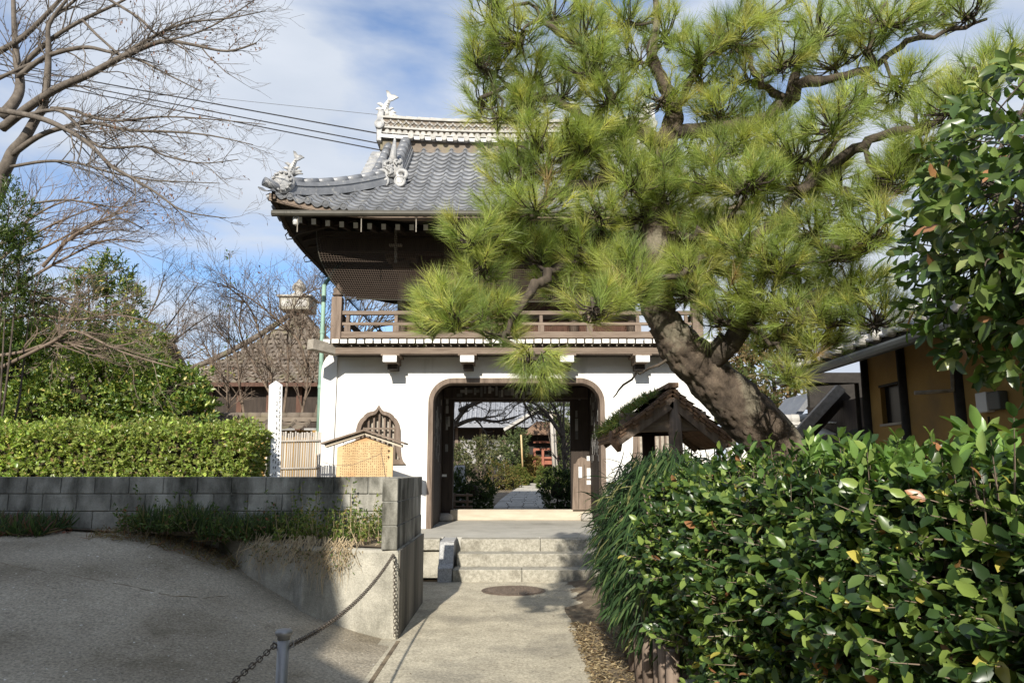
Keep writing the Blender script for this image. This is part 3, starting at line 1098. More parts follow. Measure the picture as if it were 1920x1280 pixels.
for k, (side, u, t) in enumerate(rest):
    p, m3 = frame_at(side, u, t)
    vs.append(tv @ np.array(m3).T + np.array(p))
    fs.append(tfl + k * len(tv))
    sz.append(tsz)
me = arr_mesh("roof_tiles", np.concatenate(vs) - np.array(WL[gate.name]), np.concatenate(fs), np.concatenate(sz), M['tile'])
o = reg(bpy.data.objects.new("roof_tile_field", me), gate, WL[gate.name])
o["kind"] = "stuff"
# eave tiles: round end disc and hanging lip
q = MB()
us = [0, .12, .26, .42, .58, .68]
for y, dz0 in ((-.012, 0.0), (-.012, -.075), (.02, 0.0)):
    for u in us:
        q.v.append((u * PITCHX, y, -.030 * math.sin(math.pi * u / .68) + .022 + (dz0 * (.45 + .55 * math.sin(math.pi * u / .68)) if dz0 else 0)))
for i in range(5):
    q.f.append((6 + i, 7 + i, 1 + i, i))
    q.f.append((i, i + 1, 13 + i, 12 + i))
q.lathe((.84 * PITCHX, 0, .006), [(.064, .05), (.064, -.028), (.052, -.030), (.050, -.022), (.03, -.022), (.028, -.028)], 16, ax='y')
EAVE = q.mesh("eave_tile", M['tile'])
for side in 'FL':
    run = HALF if side in 'FB' else (ROOF_YC - ROOF_Y0)
    c0 = XC if side in 'FB' else ROOF_YC
    nc = int(run / PITCHX)
    for j in range(-nc, nc + 1):
        u = c0 + (j - .5) * PITCHX
        if abs(u + .155 - c0) > run + .03:
            continue
        p, m3 = frame_at(side, u, 0)
        inst("eave_tile", EAVE, gate, p, m3.to_euler())


# ---- eave boards, soffit, rafters, gutter
def strip(fa, fb_, us, name, mt):
    q = MB()
    for u in us:
        q.v += [tuple(fa(u)), tuple(fb_(u))]
    for i in range(len(us) - 1):
        q.f.append((2 * i, 2 * i + 1, 2 * i + 3, 2 * i + 2))
    o = q.build(name, mt, gate)
    return o


for side in 'FBLR':
    run = HALF if side in 'FB' else (ROOF_YC - ROOF_Y0)
    c0 = XC if side in 'FB' else ROOF_YC
    us = [c0 - run + 2 * run * i / 40 for i in range(41)]
    q = MB()
    for u in us:
        p = rpos(side, u, .06)
        for dt, dz in ((0.0, -.035), (0.0, -.17), (.07, -.17), (.07, -.035)):
            pp = rpos(side, u, .06 + dt)
            q.v.append((pp.x, pp.y, p.z + dz))
    for i in range(40):
        for a in range(4):
            c_ = (a + 1) % 4
            q.f.append((i * 4 + a, i * 4 + c_, i * 4 + 4 + c_, i * 4 + 4 + a))
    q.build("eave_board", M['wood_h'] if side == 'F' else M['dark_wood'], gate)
    q = MB()
    nt = 5
    for u in us:
        for k in range(nt):
            t = .05 + 2.3 * k / (nt - 1)
            uu = c0 + (u - c0) * (run - t) / run
            p = rpos(side, uu, t)
            q.v.append((p.x, p.y, rpos(side, u, .05).z - .17 + .22 * t))
    for i in range(40):
        for k in range(nt - 1):
            q.f.append((i * nt + k, i * nt + k + 1, (i + 1) * nt + k + 1, (i + 1) * nt + k))
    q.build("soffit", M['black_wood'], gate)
ra = MB().box((-.04, 0, -.05), (.04, 1.5, .05)).mesh("rafter", M['dark_wood'])
rend = MB().box((-.041, -.006, -.051), (.041, 0, .051)).mesh("painted_end", M['white_paint'])
for i in range(32):
    x = -3.84 + .2535 * i
    z = 5.93 + (rz(x, 0) - 5.99) * .55
    o = inst("rafter", ra, gate, (x, 12.95, z - .02), (R(12), 0, 0))
    inst("painted_end", rend, o, (x, 12.95, z - .02))
# side rafters seen under the left eave
for i in range(14):
    y = 13.3 + .42 * i
    MB().beam((-4.0, y, 5.93), (-2.9, y, 6.2), .07, .09).build("side_rafter", M['dark_wood'], gate)
MB().box((-3.7, 13.9, 5.75), (3.88, 14.05, 6.0)).build("purlin", M['dark_wood'], gate)
MB().box((-3.55, 13.6, 6.05), (3.72, 18.2, 6.35)).build("roof_core", M['black_wood'], gate)
b = MB()
gp_ = [at(507, 393, 12.22), at(1420, 398, 12.22)]
gx0, gx1, gz = -4.1, 4.28, 5.90
b.tube([(gx0, 12.2, gz + .012), (gx1, 12.2, gz)], .058, 10)
b.build("gutter", M['gutter'], gate)
for px in (557, 677, 780):
    x = at(px, 400, 12.2).x
    MB().tube([(x, 12.24, gz - .05), (x, 12.26, gz - .30)], .008, 5).build("hanger", M['grey_wood'], gate)
ib = at(555, 412, 12.3)
MB().lathe((ib.x, 12.3, ib.z - .08), [(.02, -.02), (.05, 0), (.055, .08), (.045, .14), (.02, .16)], 12).build("insulator", M['plastic'], gate, True)
# drip hooks along the left eave
for k in range(5):
    y = 13.4 + 1.25 * k
    x = XC - HALF + .0
    ze = rpos('L', 2 * ROOF_YC - y, 0).z
    MB().tube([(x + .08, y, ze - .06), (x - .01, y, ze - .16), (x + .02, y + .02, ze - .24), (x + .14, y + .02, ze - .22), (x + .2, y + .02, ze - .14)], .012, 5, cap=False).build("gutter_hook", M['gutter'], gate)

# ---- hanging bird net
q = MB()
NX0, NX1 = -3.62, 3.80


def net_pt(a, b_):
    """a 0..1 across the front, b_ 0..1 downwards"""
    top = Vector((NX0 + (NX1 - NX0) * a, 13.28, 5.90 + .05 * abs(2 * a - 1) ** 4))
    bot = Vector((-3.05 + 6.28 * a, 13.40, 4.70 - .06 * math.sin(math.pi * a)))
    k = b_ + .0
    p = top.lerp(bot, k)
    bulge = (abs(2 * a - 1)) ** 10
    p.x += (.16 * math.sin(math.pi * k)) * bulge * (-1 if a < .5 else 1)
    return p


TH = .0042
for i in range(0, 176):
    a = i / 175
    pts = [net_pt(a, k / 8) for k in range(9)]
    i0 = len(q.v)
    for p in pts:
        q.v += [(p.x - TH, p.y, p.z), (p.x + TH, p.y, p.z)]
    for k in range(8):
        q.f.append((i0 + 2 * k, i0 + 2 * k + 1, i0 + 2 * k + 3, i0 + 2 * k + 2))
for j in range(0, 31):
    b_ = j / 30
    pts = [net_pt(k / 30, b_) for k in range(31)]
    i0 = len(q.v)
    for p in pts:
        q.v += [(p.x, p.y - .001, p.z - TH), (p.x, p.y - .001, p.z + TH)]
    for k in range(30):
        q.f.append((i0 + 2 * k, i0 + 2 * k + 1, i0 + 2 * k + 3, i0 + 2 * k + 2))
o = q.build("bird_net", M['net'], gate)
o["kind"] = "stuff"
MB().tube([net_pt(k / 20, 1.0) for k in range(21)], .010, 5).build("net_cord", M['gutter'], gate)
MB().tube([net_pt(0, k / 10) for k in range(11)], .009, 5).build("net_cord", M['gutter'], gate)
for s_ in (0, 1):
    q = MB()
    for i in range(40):
        f_ = i / 39
        p0, p1 = net_pt(s_, 0), net_pt(s_, 1)
        y = 13.3 + 4.5 * f_
        q.v += [(p0.x, y - .004, p0.z), (p0.x, y + .004, p0.z), (p1.x, y + .004, p1.z), (p1.x, y - .004, p1.z)]
        q.f.append(tuple(range(len(q.v) - 4, len(q.v))))
    for j in range(24):
        z0 = net_pt(s_, j / 23)
        q.v += [(z0.x, 13.3, z0.z - .004), (z0.x, 17.8, z0.z - .004), (z0.x, 17.8, z0.z + .004), (z0.x, 13.3, z0.z + .004)]
        q.f.append(tuple(range(len(q.v) - 4, len(q.v))))
    o = q.build("side_net", M['net'], gate)
    o["kind"] = "stuff"

# ---- ridges
RH = rz(XC, TMAX)


def ridge_z(x):
    return RH + .05 + .12 * (abs(x - XC) / 3.0) ** 2.2


def ridge_strip(name, y0, z0, z1, mt, x0=-2.95, x1=3.13, n=24, joint=False):
    q = MB()
    for i in range(n + 1):
        x = x0 + (x1 - x0) * i / n
        r_ = ridge_z(x) + .03
        q.v += [(x, ROOF_YC - y0, r_ + z0), (x, ROOF_YC + y0, r_ + z0), (x, ROOF_YC + y0, r_ + z1), (x, ROOF_YC - y0, r_ + z1)]
    for i in range(n):
        for a in range(4):
            c_ = (a + 1) % 4
            q.f.append((i * 4 + a, i * 4 + 4 + a, i * 4 + 4 + c_, i * 4 + c_))
    q.f.append((0, 1, 2, 3))
    q.f.append(tuple(n * 4 + k for k in (3, 2, 1, 0)))
    return q.build(name, mt, gate)


ridge_strip("ridge_core", .20, -.35, .46, M['tile_old'])
ridge_strip("ridge_course", .30, -.10, -.02, M['tile'])
ridge_strip("ridge_course", .255, .03, .06, M['ridge'])
ridge_strip("ridge_course", .27, .15, .19, M['ridge'])
ridge_strip("ridge_course", .25, .40, .44, M['ridge'])
# ridge cap
q = MB()
n = 22
capm = []
for i in range(n):
    x0 = -2.98 + 6.14 * i / n
    x1 = -2.98 + 6.14 * (i + 1) / n - .012
    MB().tube([(x0, ROOF_YC, ridge_z(x0) + .47), (x1, ROOF_YC, ridge_z(x1) + .47)], [.135, .125], 12).build("ridge_cap_tile", M['ridge'], gate, False)
disc = MB().lathe((0, 0, 0), [(.055, .05), (.055, -.02), (.045, -.024), (.03, -.018)], 14, 'y').mesh("ridge_disc", M['ridge'])
for i in range(44):
    x = -2.80 + 5.8 * i / 43
    inst("ridge_disc", disc, gate, (x, ROOF_YC - .225, ridge_z(x) + .105))
lowd = MB().lathe((0, 0, 0), [(.062, .08), (.062, -.02), (.05, -.024), (.03, -.018)], 14, 'y').mesh("ridge_eave_disc", M['ridge'])
for i in range(20):
    x = -2.25 + 4.7 * i / 19
    inst("ridge_eave_disc", lowd, gate, (x, ROOF_YC - .36, ridge_z(x) - .03))
# pierced band of overlapping arcs
q = MB()
for i in range(34):
    cx = -2.90 + 5.95 * (i + .5) / 34
    for row, (dz, sgn, off) in enumerate(((.195, 1, 0), (.285, 1, .5), (.395, -1, .0), (.30, -1, .5))):
        c = cx + off * 5.95 / 34
        i0 = len(q.v)
        for k in range(7):
            t = math.pi * k / 6
            for rr in (.088, .072):
                x = c + rr * math.cos(t)
                z = ridge_z(c) + dz + sgn * rr * math.sin(t)
                q.v.append((x, ROOF_YC - .235, z))
        for k in range(6):
            a = i0 + 2 * k
            q.f.append((a, a + 1, a + 3, a + 2))
o = q.build("ridge_lattice", M['ridge'], gate)
o["kind"] = "stuff"


def polyridge(name, pts, w, courses, mt, capmt, capr):
    """a stacked ridge along a polyline: flat courses and round cap tiles"""
    pts = [Vector(p) for p in pts]
    for k, (dw, z0, z1) in enumerate(courses):
        q = MB()
        for i, p in enumerate(pts):
            d = (pts[min(i + 1, len(pts) - 1)] - pts[max(i - 1, 0)])
            s_ = Vector((d.y, -d.x, 0)).normalized() * (w + dw)
            q.v += [tuple(p + s_ + Vector((0, 0, z0))), tuple(p - s_ + Vector((0, 0, z0))), tuple(p - s_ + Vector((0, 0, z1))), tuple(p + s_ + Vector((0, 0, z1)))]
        for i in range(len(pts) - 1):
            for a in range(4):
                c_ = (a + 1) % 4
                q.f.append((i * 4 + a, i * 4 + c_, i * 4 + 4 + c_, i * 4 + 4 + a))
        q.f.append((3, 2, 1, 0))
        m_ = (len(pts) - 1) * 4
        q.f.append((m_, m_ + 1, m_ + 2, m_ + 3))
        q.build(name + "_course", mt, gate)
    zt = courses[-1][2]
    for i in range(len(pts) - 1):
        a, c = pts[i] + Vector((0, 0, zt + .02)), pts[i + 1] + Vector((0, 0, zt + .02))
        MB().tube([a, a.lerp(c, .965)], [capr, capr * .93], 12).build(name + "_cap_tile", capmt, gate, True)


for s_ in (-1, 1):
    X = lambda d: XC + s_ * d
    # hip ridge to the corner (front)
    hp = []
    for i in range(9):
        t = 1.95 - 1.72 * i / 8
        p = Vector((X(HALF - t), ROOF_Y0 + t, rz(X(HALF - t), t)))
        hp.append(p)
    polyridge("hip_ridge", hp, .10, ((.03, -.05, .06), (0, .06, .12), (.02, .12, .16), (0, .16, .20)), M['tile'], M['tile'], .085)
    e = hp[-1]
    # corner end tile that pokes out below
    d = Vector((s_, -1, .25)).normalized()
    MB().tube([e - d * .05 + Vector((0, 0, .04)), e + d * .42 + Vector((0, 0, .03))], [.07, .082], 12).build("corner_tile", M['tile'], gate, True)
    fx = e + Vector((0, 0, .16)) + d * .04
    # demon-face end plate of the hip
    q = MB()
    q.lathe((fx.x, fx.y - .08, fx.z), [(.20, .08), (.21, .0), (.17, -.03), (.10, -.05), (.02, -.06)], 18, 'y')
    for k in range(12):
        t = 2 * math.pi * k / 12
        c = Vector((fx.x + .15 * math.cos(t), fx.y - .12, fx.z + .15 * math.sin(t)))
        q.tube([c, c + Vector((.06 * math.cos(t + 1.2), -.02, .06 * math.sin(t + 1.2)))], [.035, .012], 6)
    q.build("hip_end_plate", M['ornament'], gate, True)
    # descending ridge along the gable
    dp = []
    for i in range(7):
        t = 1.90 + (TMAX - .32 - 1.90) * i / 6
        dp.append((X(2.45), ROOF_Y0 + t, rz(XC, t)))
    polyridge("gable_ridge", dp, .12, ((.05, -.04, .10), (.02, .10, .17), (.0, .17, .26)), M['tile'], M['tile'], .125)
    # second roll and verge tiles outside it
    vp = []
    for i in range(7):
        t = 1.90 + (TMAX - .1 - 1.90) * i / 6
        vp.append((X(2.86), ROOF_Y0 + t, rz(XC, t) + .02))
    polyridge("verge_roll", vp, .05, ((.02, -.04, .05),), M['tile'], M['tile'], .10)
    for i in range(10):
        t = 1.80 + (TMAX - .25 - 1.80) * i / 9
        p = Vector((X(3.08), ROOF_Y0 + t, rz(XC, t)))
        MB().box((p.x - .17, p.y - .02, p.z - .10), (p.x + .17, p.y + .24, p.z + .035), Matrix.Rotation(R(36), 3, 'X')).build("verge_tile", M['ornament'], gate, bev=.03)
    # gable wall between the slopes
    q = MB()
    o = [(ROOF_Y0 + 1.8, rz(XC, 1.8) - .1), (2 * ROOF_YC - ROOF_Y0 - 1.8, rz(XC, 1.8) - .1), (ROOF_YC, RH - .05)]
    q.plate(o, (), X(2.6), X(2.66), fn=lambda a, z, y: (y, a, z))
    q.build("gable_board", M['dark_wood'], gate)
    # carved ornament at the foot of the gable ridge
    c = Vector((X(2.45), ROOF_Y0 + 1.66, rz(XC, 1.66) + .10))
    q = MB()
    q.box((c.x - .20, c.y - .05, c.z + .06), (c.x + .20, c.y + .08, c.z + .40))
    for k in range(14):
        a = random.uniform(-.16, .16)
        z = random.uniform(.10, .38)
        t = random.uniform(0, 6.28)
        pts = [Vector((c.x + a + .05 * math.cos(t + j * .9) * (1 - j * .12), c.y - .06 - .01 * j, c.z + z + .05 * math.sin(t + j * .9) * (1 - j * .12))) for j in range(5)]
        q.tube(pts, [.026, .028, .026, .02, .012], 6)
    for sx in (-1, 1):
        pts = [Vector((c.x + sx * (.18 + .11 * math.cos(a) * (1 - a / 12)), c.y - .05, c.z + .10 + .09 * math.sin(a) * (1 - a / 12))) for a in np.linspace(-1.2, 5.5, 12)]
        q.tube(pts, [.045] * 6 + [.035] * 6, 7)
    q.build("gable_foot_ornament", M['ornament'], gate, True)
    for sx in (-1, 1):
        MB().lathe((c.x + sx * .16, c.y - .06, c.z - .04), [(.115, .12), (.115, -.02), (.095, -.025), (.09, -.01), (.06, -.01), (.055, -.02)], 18, 'y').build("ornament_disc", M['ornament'], gate)
    MB().tube([c + Vector((0, .02, .38)), c + Vector((0, .10, .72)), c + Vector((0, .2, 1.0))], [.09, .05, .015], 9).build("ornament_spike", M['ornament'], gate, True)
    # ridge end plate
    xe = X(3.06)
    q = MB()
    q.plate([(ROOF_YC - .30, RH + .02), (ROOF_YC + .30, RH + .02), (ROOF_YC + .26, RH + .55), (ROOF_YC + .18, RH + .82), (ROOF_YC - .18, RH + .82), (ROOF_YC - .26, RH + .55)], (), xe - .05, xe + .05, fn=lambda a, z, y: (y, a, z))
    q.build("ridge_end_plate", M['ornament'], gate, bev=.02)
    MB().lathe((xe + s_ * .0, ROOF_YC - .26, RH + .42), [(.11, .4), (.11, -.06), (.085, -.07), (.05, -.06)], 16, 'y').build("ridge_end_roll", M['ornament'], gate)


def fish(base, sc, flip, name, mt):
    q = MB()
    f = lambda x, z: Vector((base.x + flip * x * sc, base.y, base.z + z * sc))
    body = [(-.02, -.05), (-.06, .08), (-.05, .22), (.0, .36), (.06, .48), (.08, .56)]
    q.tube([f(*p) for p in body], [r_ * sc for r_ in (.15, .145, .115, .085, .06, .045)], 10)
    tail = [(.05, .52), (.0, .66), (-.03, .84), (.06, .80), (.14, .68), (.24, .68), (.36, .60), (.27, .56), (.18, .50), (.11, .48)]
    q.plate([(base.x + flip * x * sc, base.z + z * sc) for x, z in (tail if flip > 0 else tail[::-1])][::-1], (), base.y - .03 * sc, base.y + .03 * sc)
    for (x0, z0, x1, z1, w) in ((-.10, .30, -.30, .40, .09), (-.12, .16, -.34, .22, .10), (-.1, .02, -.30, .02, .11), (.10, .06, .30, .10, .10), (.06, .0, .34, .0, .09), (.08, .18, .22, .24, .06)):
        a, c = f(x0, z0), f(x1, z1)
        q.tube([a, a.lerp(c, .55) + Vector((0, -.03 * sc, .02 * sc)), c], [w * .8 * sc, w * .6 * sc, .012], 6)
    for k in range(6):
        t = k / 5
        p = f(-.04 + .10 * t, .05 + .42 * t)
        q.lathe((p.x, p.y - (.135 - .08 * t) * sc, p.z), [(.04 * sc, .02), (.03 * sc, -.02)], 6, 'y')
    return q.build(name, mt, gate, True)


for s_ in (-1, 1):
    fish(Vector((XC + s_ * 2.96, ROOF_YC, RH + .76)), .74, -s_, "ridge_fish", M['fish'])
    t = .26
    xx = XC + s_ * (HALF - t)
    fish(Vector((xx + s_ * -.06, ROOF_Y0 + t + .05, rz(xx, t) + .38)), .52, -s_, "hip_fish", M['ornament'])
# downpipe
dp0, dp1 = at(608, 535, 14.2), at(598, 790, 14.2)
MB().tube([dp0 + Vector((.08, 1.2, .9)), dp0, dp1 + Vector((0, 0, -.6))], .042, 10).build("downpipe", M['copper'], gate, True)
for f_ in (.35, .75):
    p = dp0.lerp(dp1, f_)
    MB().lathe((p.x, p.y, p.z), [(.052, -.03), (.052, .03)], 10).build("pipe_collar", M['copper'], gate)

# ================================================================== THINGS ROUND THE GATE
# ---- notice board with its little roof
NY = 12.5
n0, n1 = at(632, 850, NY), at(737, 850, NY)
ncx = (n0.x + n1.x) / 2
nbz0, nbz1 = 1.05, at(684, 836, NY).z
nb_ = thing("notice_board", "bright wooden notice board with small gabled roof and columns of writing", "notice board", (ncx, NY, .96))
w2 = (n1.x - n0.x) / 2
pk = at(684, 818, NY).z
bo = MB()
bo.plate([(ncx - w2, nbz0), (ncx + w2, nbz0), (ncx + w2, nbz1 - .02), (ncx, pk), (ncx - w2, nbz1 - .02)], (), NY, NY + .05)
board = bo.build("board", M['sign_wood'], nb_)
for sx in (-1, 1):
    MB().box((ncx + sx * (w2 - .1) - .05, NY + .052, .9), (ncx + sx * (w2 - .1) + .05, NY + .13, nbz1 - .1)).build("post", M['sign_wood'], nb_)
    a = Vector((ncx, NY - .02, at(684, 812, NY).z))
    e = at(612 if sx < 0 else 755, 834, NY)
    MB().beam(a + Vector((0, 0, .0)), (e.x, NY - .02, e.z - .02), .16, .045).build("barge_board", M['pale_wood'], nb_)
    MB().beam(a + Vector((0, .08, .045)), (e.x + sx * .05, NY + .06, e.z + .02), .46, .028).build("roof_board", M['wood_h'], nb_)
q = MB()
lx = ncx + w2 - .07
rows_ = 23
for c in range(25):
    x = lx - (2 * w2 - .14) * c / 24.0
    if c == 0:
        for z, sc in ((2.0, .028), (1.90, .03), (1.80, .028)):
            for k in range(5):
                q.box((x - sc * random.uniform(.3, 1), NY - .004, z + random.uniform(-sc, sc) - .004), (x + sc * random.uniform(.3, 1), NY - .001, z + random.uniform(-.002, .002) + .004)) if k < 3 else q.box((x - .004 + random.uniform(-.012, .012), NY - .004, z - sc), (x + .004, NY - .001, z + sc))
        continue
    top = 2.03 - (.0 if c % 5 else .05)
    nrow = random.choice((20, 21, 22, 15)) if c < 24 else 4
    if c == 24:
        top = 1.62
    for r_ in range(nrow):
        z = top - .042 * r_
        if z < 1.1 or random.random() < .06:
            continue
        for k in range(2):
            zz = z + random.uniform(-.012, .012)
            q.box((x - random.uniform(.004, .011), NY - .004, zz - .0028), (x + random.uniform(.004, .011), NY - .001, zz + .0028))
        q.box((x - .003 + random.uniform(-.006, .006), NY - .0045, z - .012), (x + .002, NY - .0012, z + .012))
o = q.build("lettering", M['ink_brown'], board)
o["kind"] = "stuff"

# ---- white signpost
SPY = 11.0
sp0, sp1 = at(513, 893, SPY), at(517, 722, SPY)
sp = thing("signpost", "leaning square white signpost with faded black writing beside the left hedge", "signpost", (sp0.x, SPY, .96))
m = Matrix.Rotation(R(35), 3, 'Z')
tilt = Vector((sp1.x - sp0.x, 0, sp1.z - sp0.z))
q = MB()
base = Vector((sp0.x - tilt.x * .4, SPY, .9))
topv = Vector((sp1.x, SPY, sp1.z))
hw = .078
ring = [m @ Vector((sx * hw, sy * hw, 0)) for sx, sy in ((-1, -1), (1, -1), (1, 1), (-1, 1))]
for p in (base, topv):
    q.v += [tuple(p + r_) for r_ in ring]
q.v.append(tuple(topv + Vector((0, 0, .07))))
for i in range(4):
    j = (i + 1) % 4
    q.f.append((i, j, 4 + j, 4 + i))
    q.f.append((4 + i, 4 + j, 8))
post = q.build("post", mat("chalky_white_paint", (.80, .80, .78), (.72, .72, .70), 7, .8), sp, bev=.006)
fd = m @ Vector((0, -1, 0))
rd = m @ Vector((1, 0, 0))
q = MB()
for col_, (off, z0, z1, st) in enumerate(((.042, 1.65, 2.78, .062), (.0, 1.45, 2.55, .075), (-.035, 1.3, 1.9, .085))):
    z = z1
    while z > z0:
        f_ = (z - base.z) / (topv.z - base.z)
        c = base.lerp(topv, f_) + fd * (hw + .003) + rd * off
        for k in range(3):
            a = c + rd * random.uniform(-.014, .004) + Vector((0, 0, random.uniform(-.022, .022)))
            q.beam(a, a + rd * random.uniform(.004, .012) + Vector((0, 0, random.uniform(-.016, .016))), .004, .006)
        q.beam(c + Vector((0, 0, -.022)) + rd * random.uniform(-.006, .006), c + Vector((0, 0, .02)), .004, .006)
        z -= st * random.uniform(.9, 1.25)
o = q.build("lettering", M['ink'], post)
o["kind"] = "stuff"

# ---- bamboo slat fence left of the gate
FY = 12.9
f0, f1 = at(500, 850, FY).x, at(600, 850, FY).x
bf = thing("bamboo_fence", "bleached upright bamboo slat fence between the signpost and the gate", "fence", ((f0 + f1) / 2, FY, .96))
ft = at(560, 810, FY).z
nsl = 24
for i in range(nsl):
    x = f0 + (f1 - f0) * i / (nsl - 1)
    MB().tube([(x, FY, .96), (x + random.uniform(-.006, .006), FY, ft + random.uniform(-.02, .02))], random.uniform(.013, .017), 7).build("slat", M['bamboo'], bf, True)
for z in (ft - .16, ft - .62):
    MB().tube([(f0 - .03, FY - .03, z), (f1 - .0, FY - .03, z + .015)], .018, 7).build("cross_pole", M['bamboo'], bf, True)

# ---- tiled garden walls either side of the gate


def s_tile_row(root, x0, x1, y, z, mt, pitch=.27, depth=.42, slope=24, rows=2):
    tm = tile_mesh("wall_tile", mt, pitch, .26)
    n = int((x1 - x0) / pitch)
    for r_ in range(rows):
        for i in range(n):
            inst("wall_tile", tm, root, (x0 + pitch * i, y - depth + .2 * r_, z - depth * math.tan(R(slope)) + .2 * r_ * math.tan(R(slope)) + .02), (R(slope - 4), 0, 0))


gw = thing("garden_wall", "old tile-capped earthen wall running left from the gate behind the hedge", "wall", (-6, 14.6, .96))
MB().box((-11, 14.5, .9), (-3.62, 14.75, 2.35)).build("wall_body", M['ochre'], gw)
s_tile_row(gw, -8.2, -3.62, 14.62, 2.55, M['tile_old'])
MB().box((-11, 14.5, 2.52), (-3.62, 14.74, 2.60)).build("ridge_course", M['tile_old'], gw)
for i in range(18):
    x = -8.2 + .255 * i
    MB().tube([(x, 14.62, 2.63), (x + .245, 14.62, 2.63)], [.075, .07], 9).build("cap_tile", M['tile_old'], gw, True)
gw2 = thing("garden_wall", "white-lit tile-capped wall running right from the gate behind the pine trunk", "wall", (5.4, 13.2, 0))
MB().box((3.78, 13.1, -.1), (8.8, 13.3, 2.0)).build("wall_body", M['plaster'], gw2)
s_tile_row(gw2, 3.8, 6.5, 13.2, 2.32, M['tile'], rows=2)
for z in (2.30, 2.37):
    MB().box((3.8, 13.06 + (z - 2.3) * .4, z), (6.4, 13.34, z + .055)).build("ridge_course", M['ridge'], gw2)
for i in range(9):
    x = 3.8 + .28 * i
    MB().tube([(x, 13.2, 2.48), (x + .27, 13.2, 2.48)], [.085, .08], 9).build("cap_tile", M['ridge'], gw2, True)

# ---- pyramid-roofed hall behind on the left
HY, HX = 27.0, at(545, 700, 30.0).x
EZ = at(480, 716, 27.0).z
AZ = at(545, 580, 30.5).z
hall = thing("temple_hall", "old hall with brown pyramid roof topped by a carved stone finial", "building", (HX, 30.5, .9))
HH = 4.0
RY = HY + 3.6


def hroof(u, v):
    """u,v in -1..1 plan; height of a pyramid with concave slopes"""
    d = max(abs(u), abs(v))
    k = 1 - d
    return EZ + (AZ - EZ) * (k * .60 + .40 * k * k) + .30 * d ** 6 * (min(abs(u), abs(v)) ** 4)


th_m = tile_mesh("roof_tile", M['tile_old'], .34, .36, .03)
nr_ = 18
cnt = 0
far_v, far_f, far_s = [], [], []
tv2 = np.array([v.co for v in th_m.vertices])
tf2 = np.array([i for f in th_m.polygons for i in f.vertices])
ts2 = np.array([len(f.vertices) for f in th_m.polygons])
for r_ in range(nr_):
    v = -1 + r_ / nr_
    wid = HH * abs(v)
    n = int(2 * wid / .34)
    for i in range(n):
        x = -wid + .34 * i
        z = hroof(x / HH, v)
        z2 = hroof(x / HH, v + .02)
        sl = math.atan2(z2 - z, .02 * HH * .9)
        loc = Vector((HX + x, RY + v * HH * .9, z))
        rot = (sl - R(4), 0, 0)
        pxx = px_of([loc])[0][0]
        if 380 < pxx < 600 and cnt < 300:
            inst("roof_tile", th_m, hall, loc, rot)
            cnt += 1
        else:
            m3 = np.array(Matrix.Rotation(rot[0], 3, 'X'))
            far_v.append(tv2 @ m3.T + np.array(loc))
            far_f.append(tf2 + (len(far_v) - 1) * len(tv2))
            far_s.append(ts2)
me = arr_mesh("roof_tiles", np.concatenate(far_v) - np.array(WL[hall.name]), np.concatenate(far_f), np.concatenate(far_s), M['tile_old'])
o = reg(bpy.data.objects.new("roof_tile_field", me), hall, WL[hall.name])
o["kind"] = "stuff"
q = MB()
A = Vector((HX, RY, AZ))
cs = [Vector((HX + sx * HH, RY + sy * HH * .9, EZ - .03)) for sx, sy in ((-1, -1), (1, -1), (1, 1), (-1, 1))]
mids = []
for i in range(4):
    c0, c1 = cs[i], cs[(i + 1) % 4]
    prev = None
    for k in range(7):
        f_ = k / 6
        h_ = EZ + (AZ - EZ) * (f_ * .60 + .40 * f_ * f_) - .16
        p0, p1 = c0.lerp(A, f_), c1.lerp(A, f_)
        cur = ((p0.x, p0.y, h_), (p1.x, p1.y, h_))
        if prev:
            q.face([prev[0], prev[1], cur[1], cur[0]])
        prev = cur
q.build("roof_underlay", M['tile_old'], hall)
for i in range(4):
    pts = []
    for k in range(7):
        f_ = k / 6
        h_ = EZ + (AZ - EZ) * (f_ * .60 + .40 * f_ * f_) + .06
        p = cs[i].lerp(A, f_)
        pts.append((p.x, p.y, h_))
    MB().tube(pts, .11, 8).build("hip_ridge", M['tile_old'], hall, True)
MB().box((HX - HH, RY - HH * .9 - .02, EZ - .16), (HX + HH, RY - HH * .9 + .1, EZ - .02)).build("eave_board", M['red_wood'], hall)
MB().box((HX - 3.4, RY - 3.0, .9), (HX + 3.4, RY + 3.0, EZ + .3)).build("wall", M['dark_wood'], hall)
for i in range(7):
    x = HX - 3.3 + 1.1 * i
    MB().box((x - .1, RY - 3.1, .9), (x + .1, RY - 3.004, EZ + .2)).build("column", M['red_wood'], hall)
for i in range(6):
    x = HX - 3.2 + 1.1 * i
    MB().box((x + .12, RY - 3.03, 1.6), (x + .90, RY - 3.006, 3.1)).build("window_panel", M['paper'], hall)
fz = AZ - .10
fin = MB().box((HX - .62, RY - .62, fz), (HX + .62, RY + .62, fz + .52)).build("finial_base", mat("pale_stone", (.27, .25, .20), (.40, .37, .30), 6, .9, .3, c3=(.15, .14, .10), s3=3), hall, bev=.03)
MB().box((HX - .72, RY - .72, fz + .522), (HX + .72, RY + .72, fz + .60)).build("finial_slab", M['stone'], fin, bev=.02)
for sx in (-.3, .3):
    MB().box((HX + sx - .22, RY - .635, fz + .12), (HX + sx + .22, RY - .622, fz + .42)).build("finial_panel", M['ridge'], fin)
MB().lathe((HX, RY, fz + .60), [(.42, 0), (.44, .06), (.30, .16), (.2, .22), (.16, .28), (.27, .34), (.30, .46), (.25, .58), (.12, .70), (.02, .84)], 18).build("finial_jewel", M['stone'], fin, True)
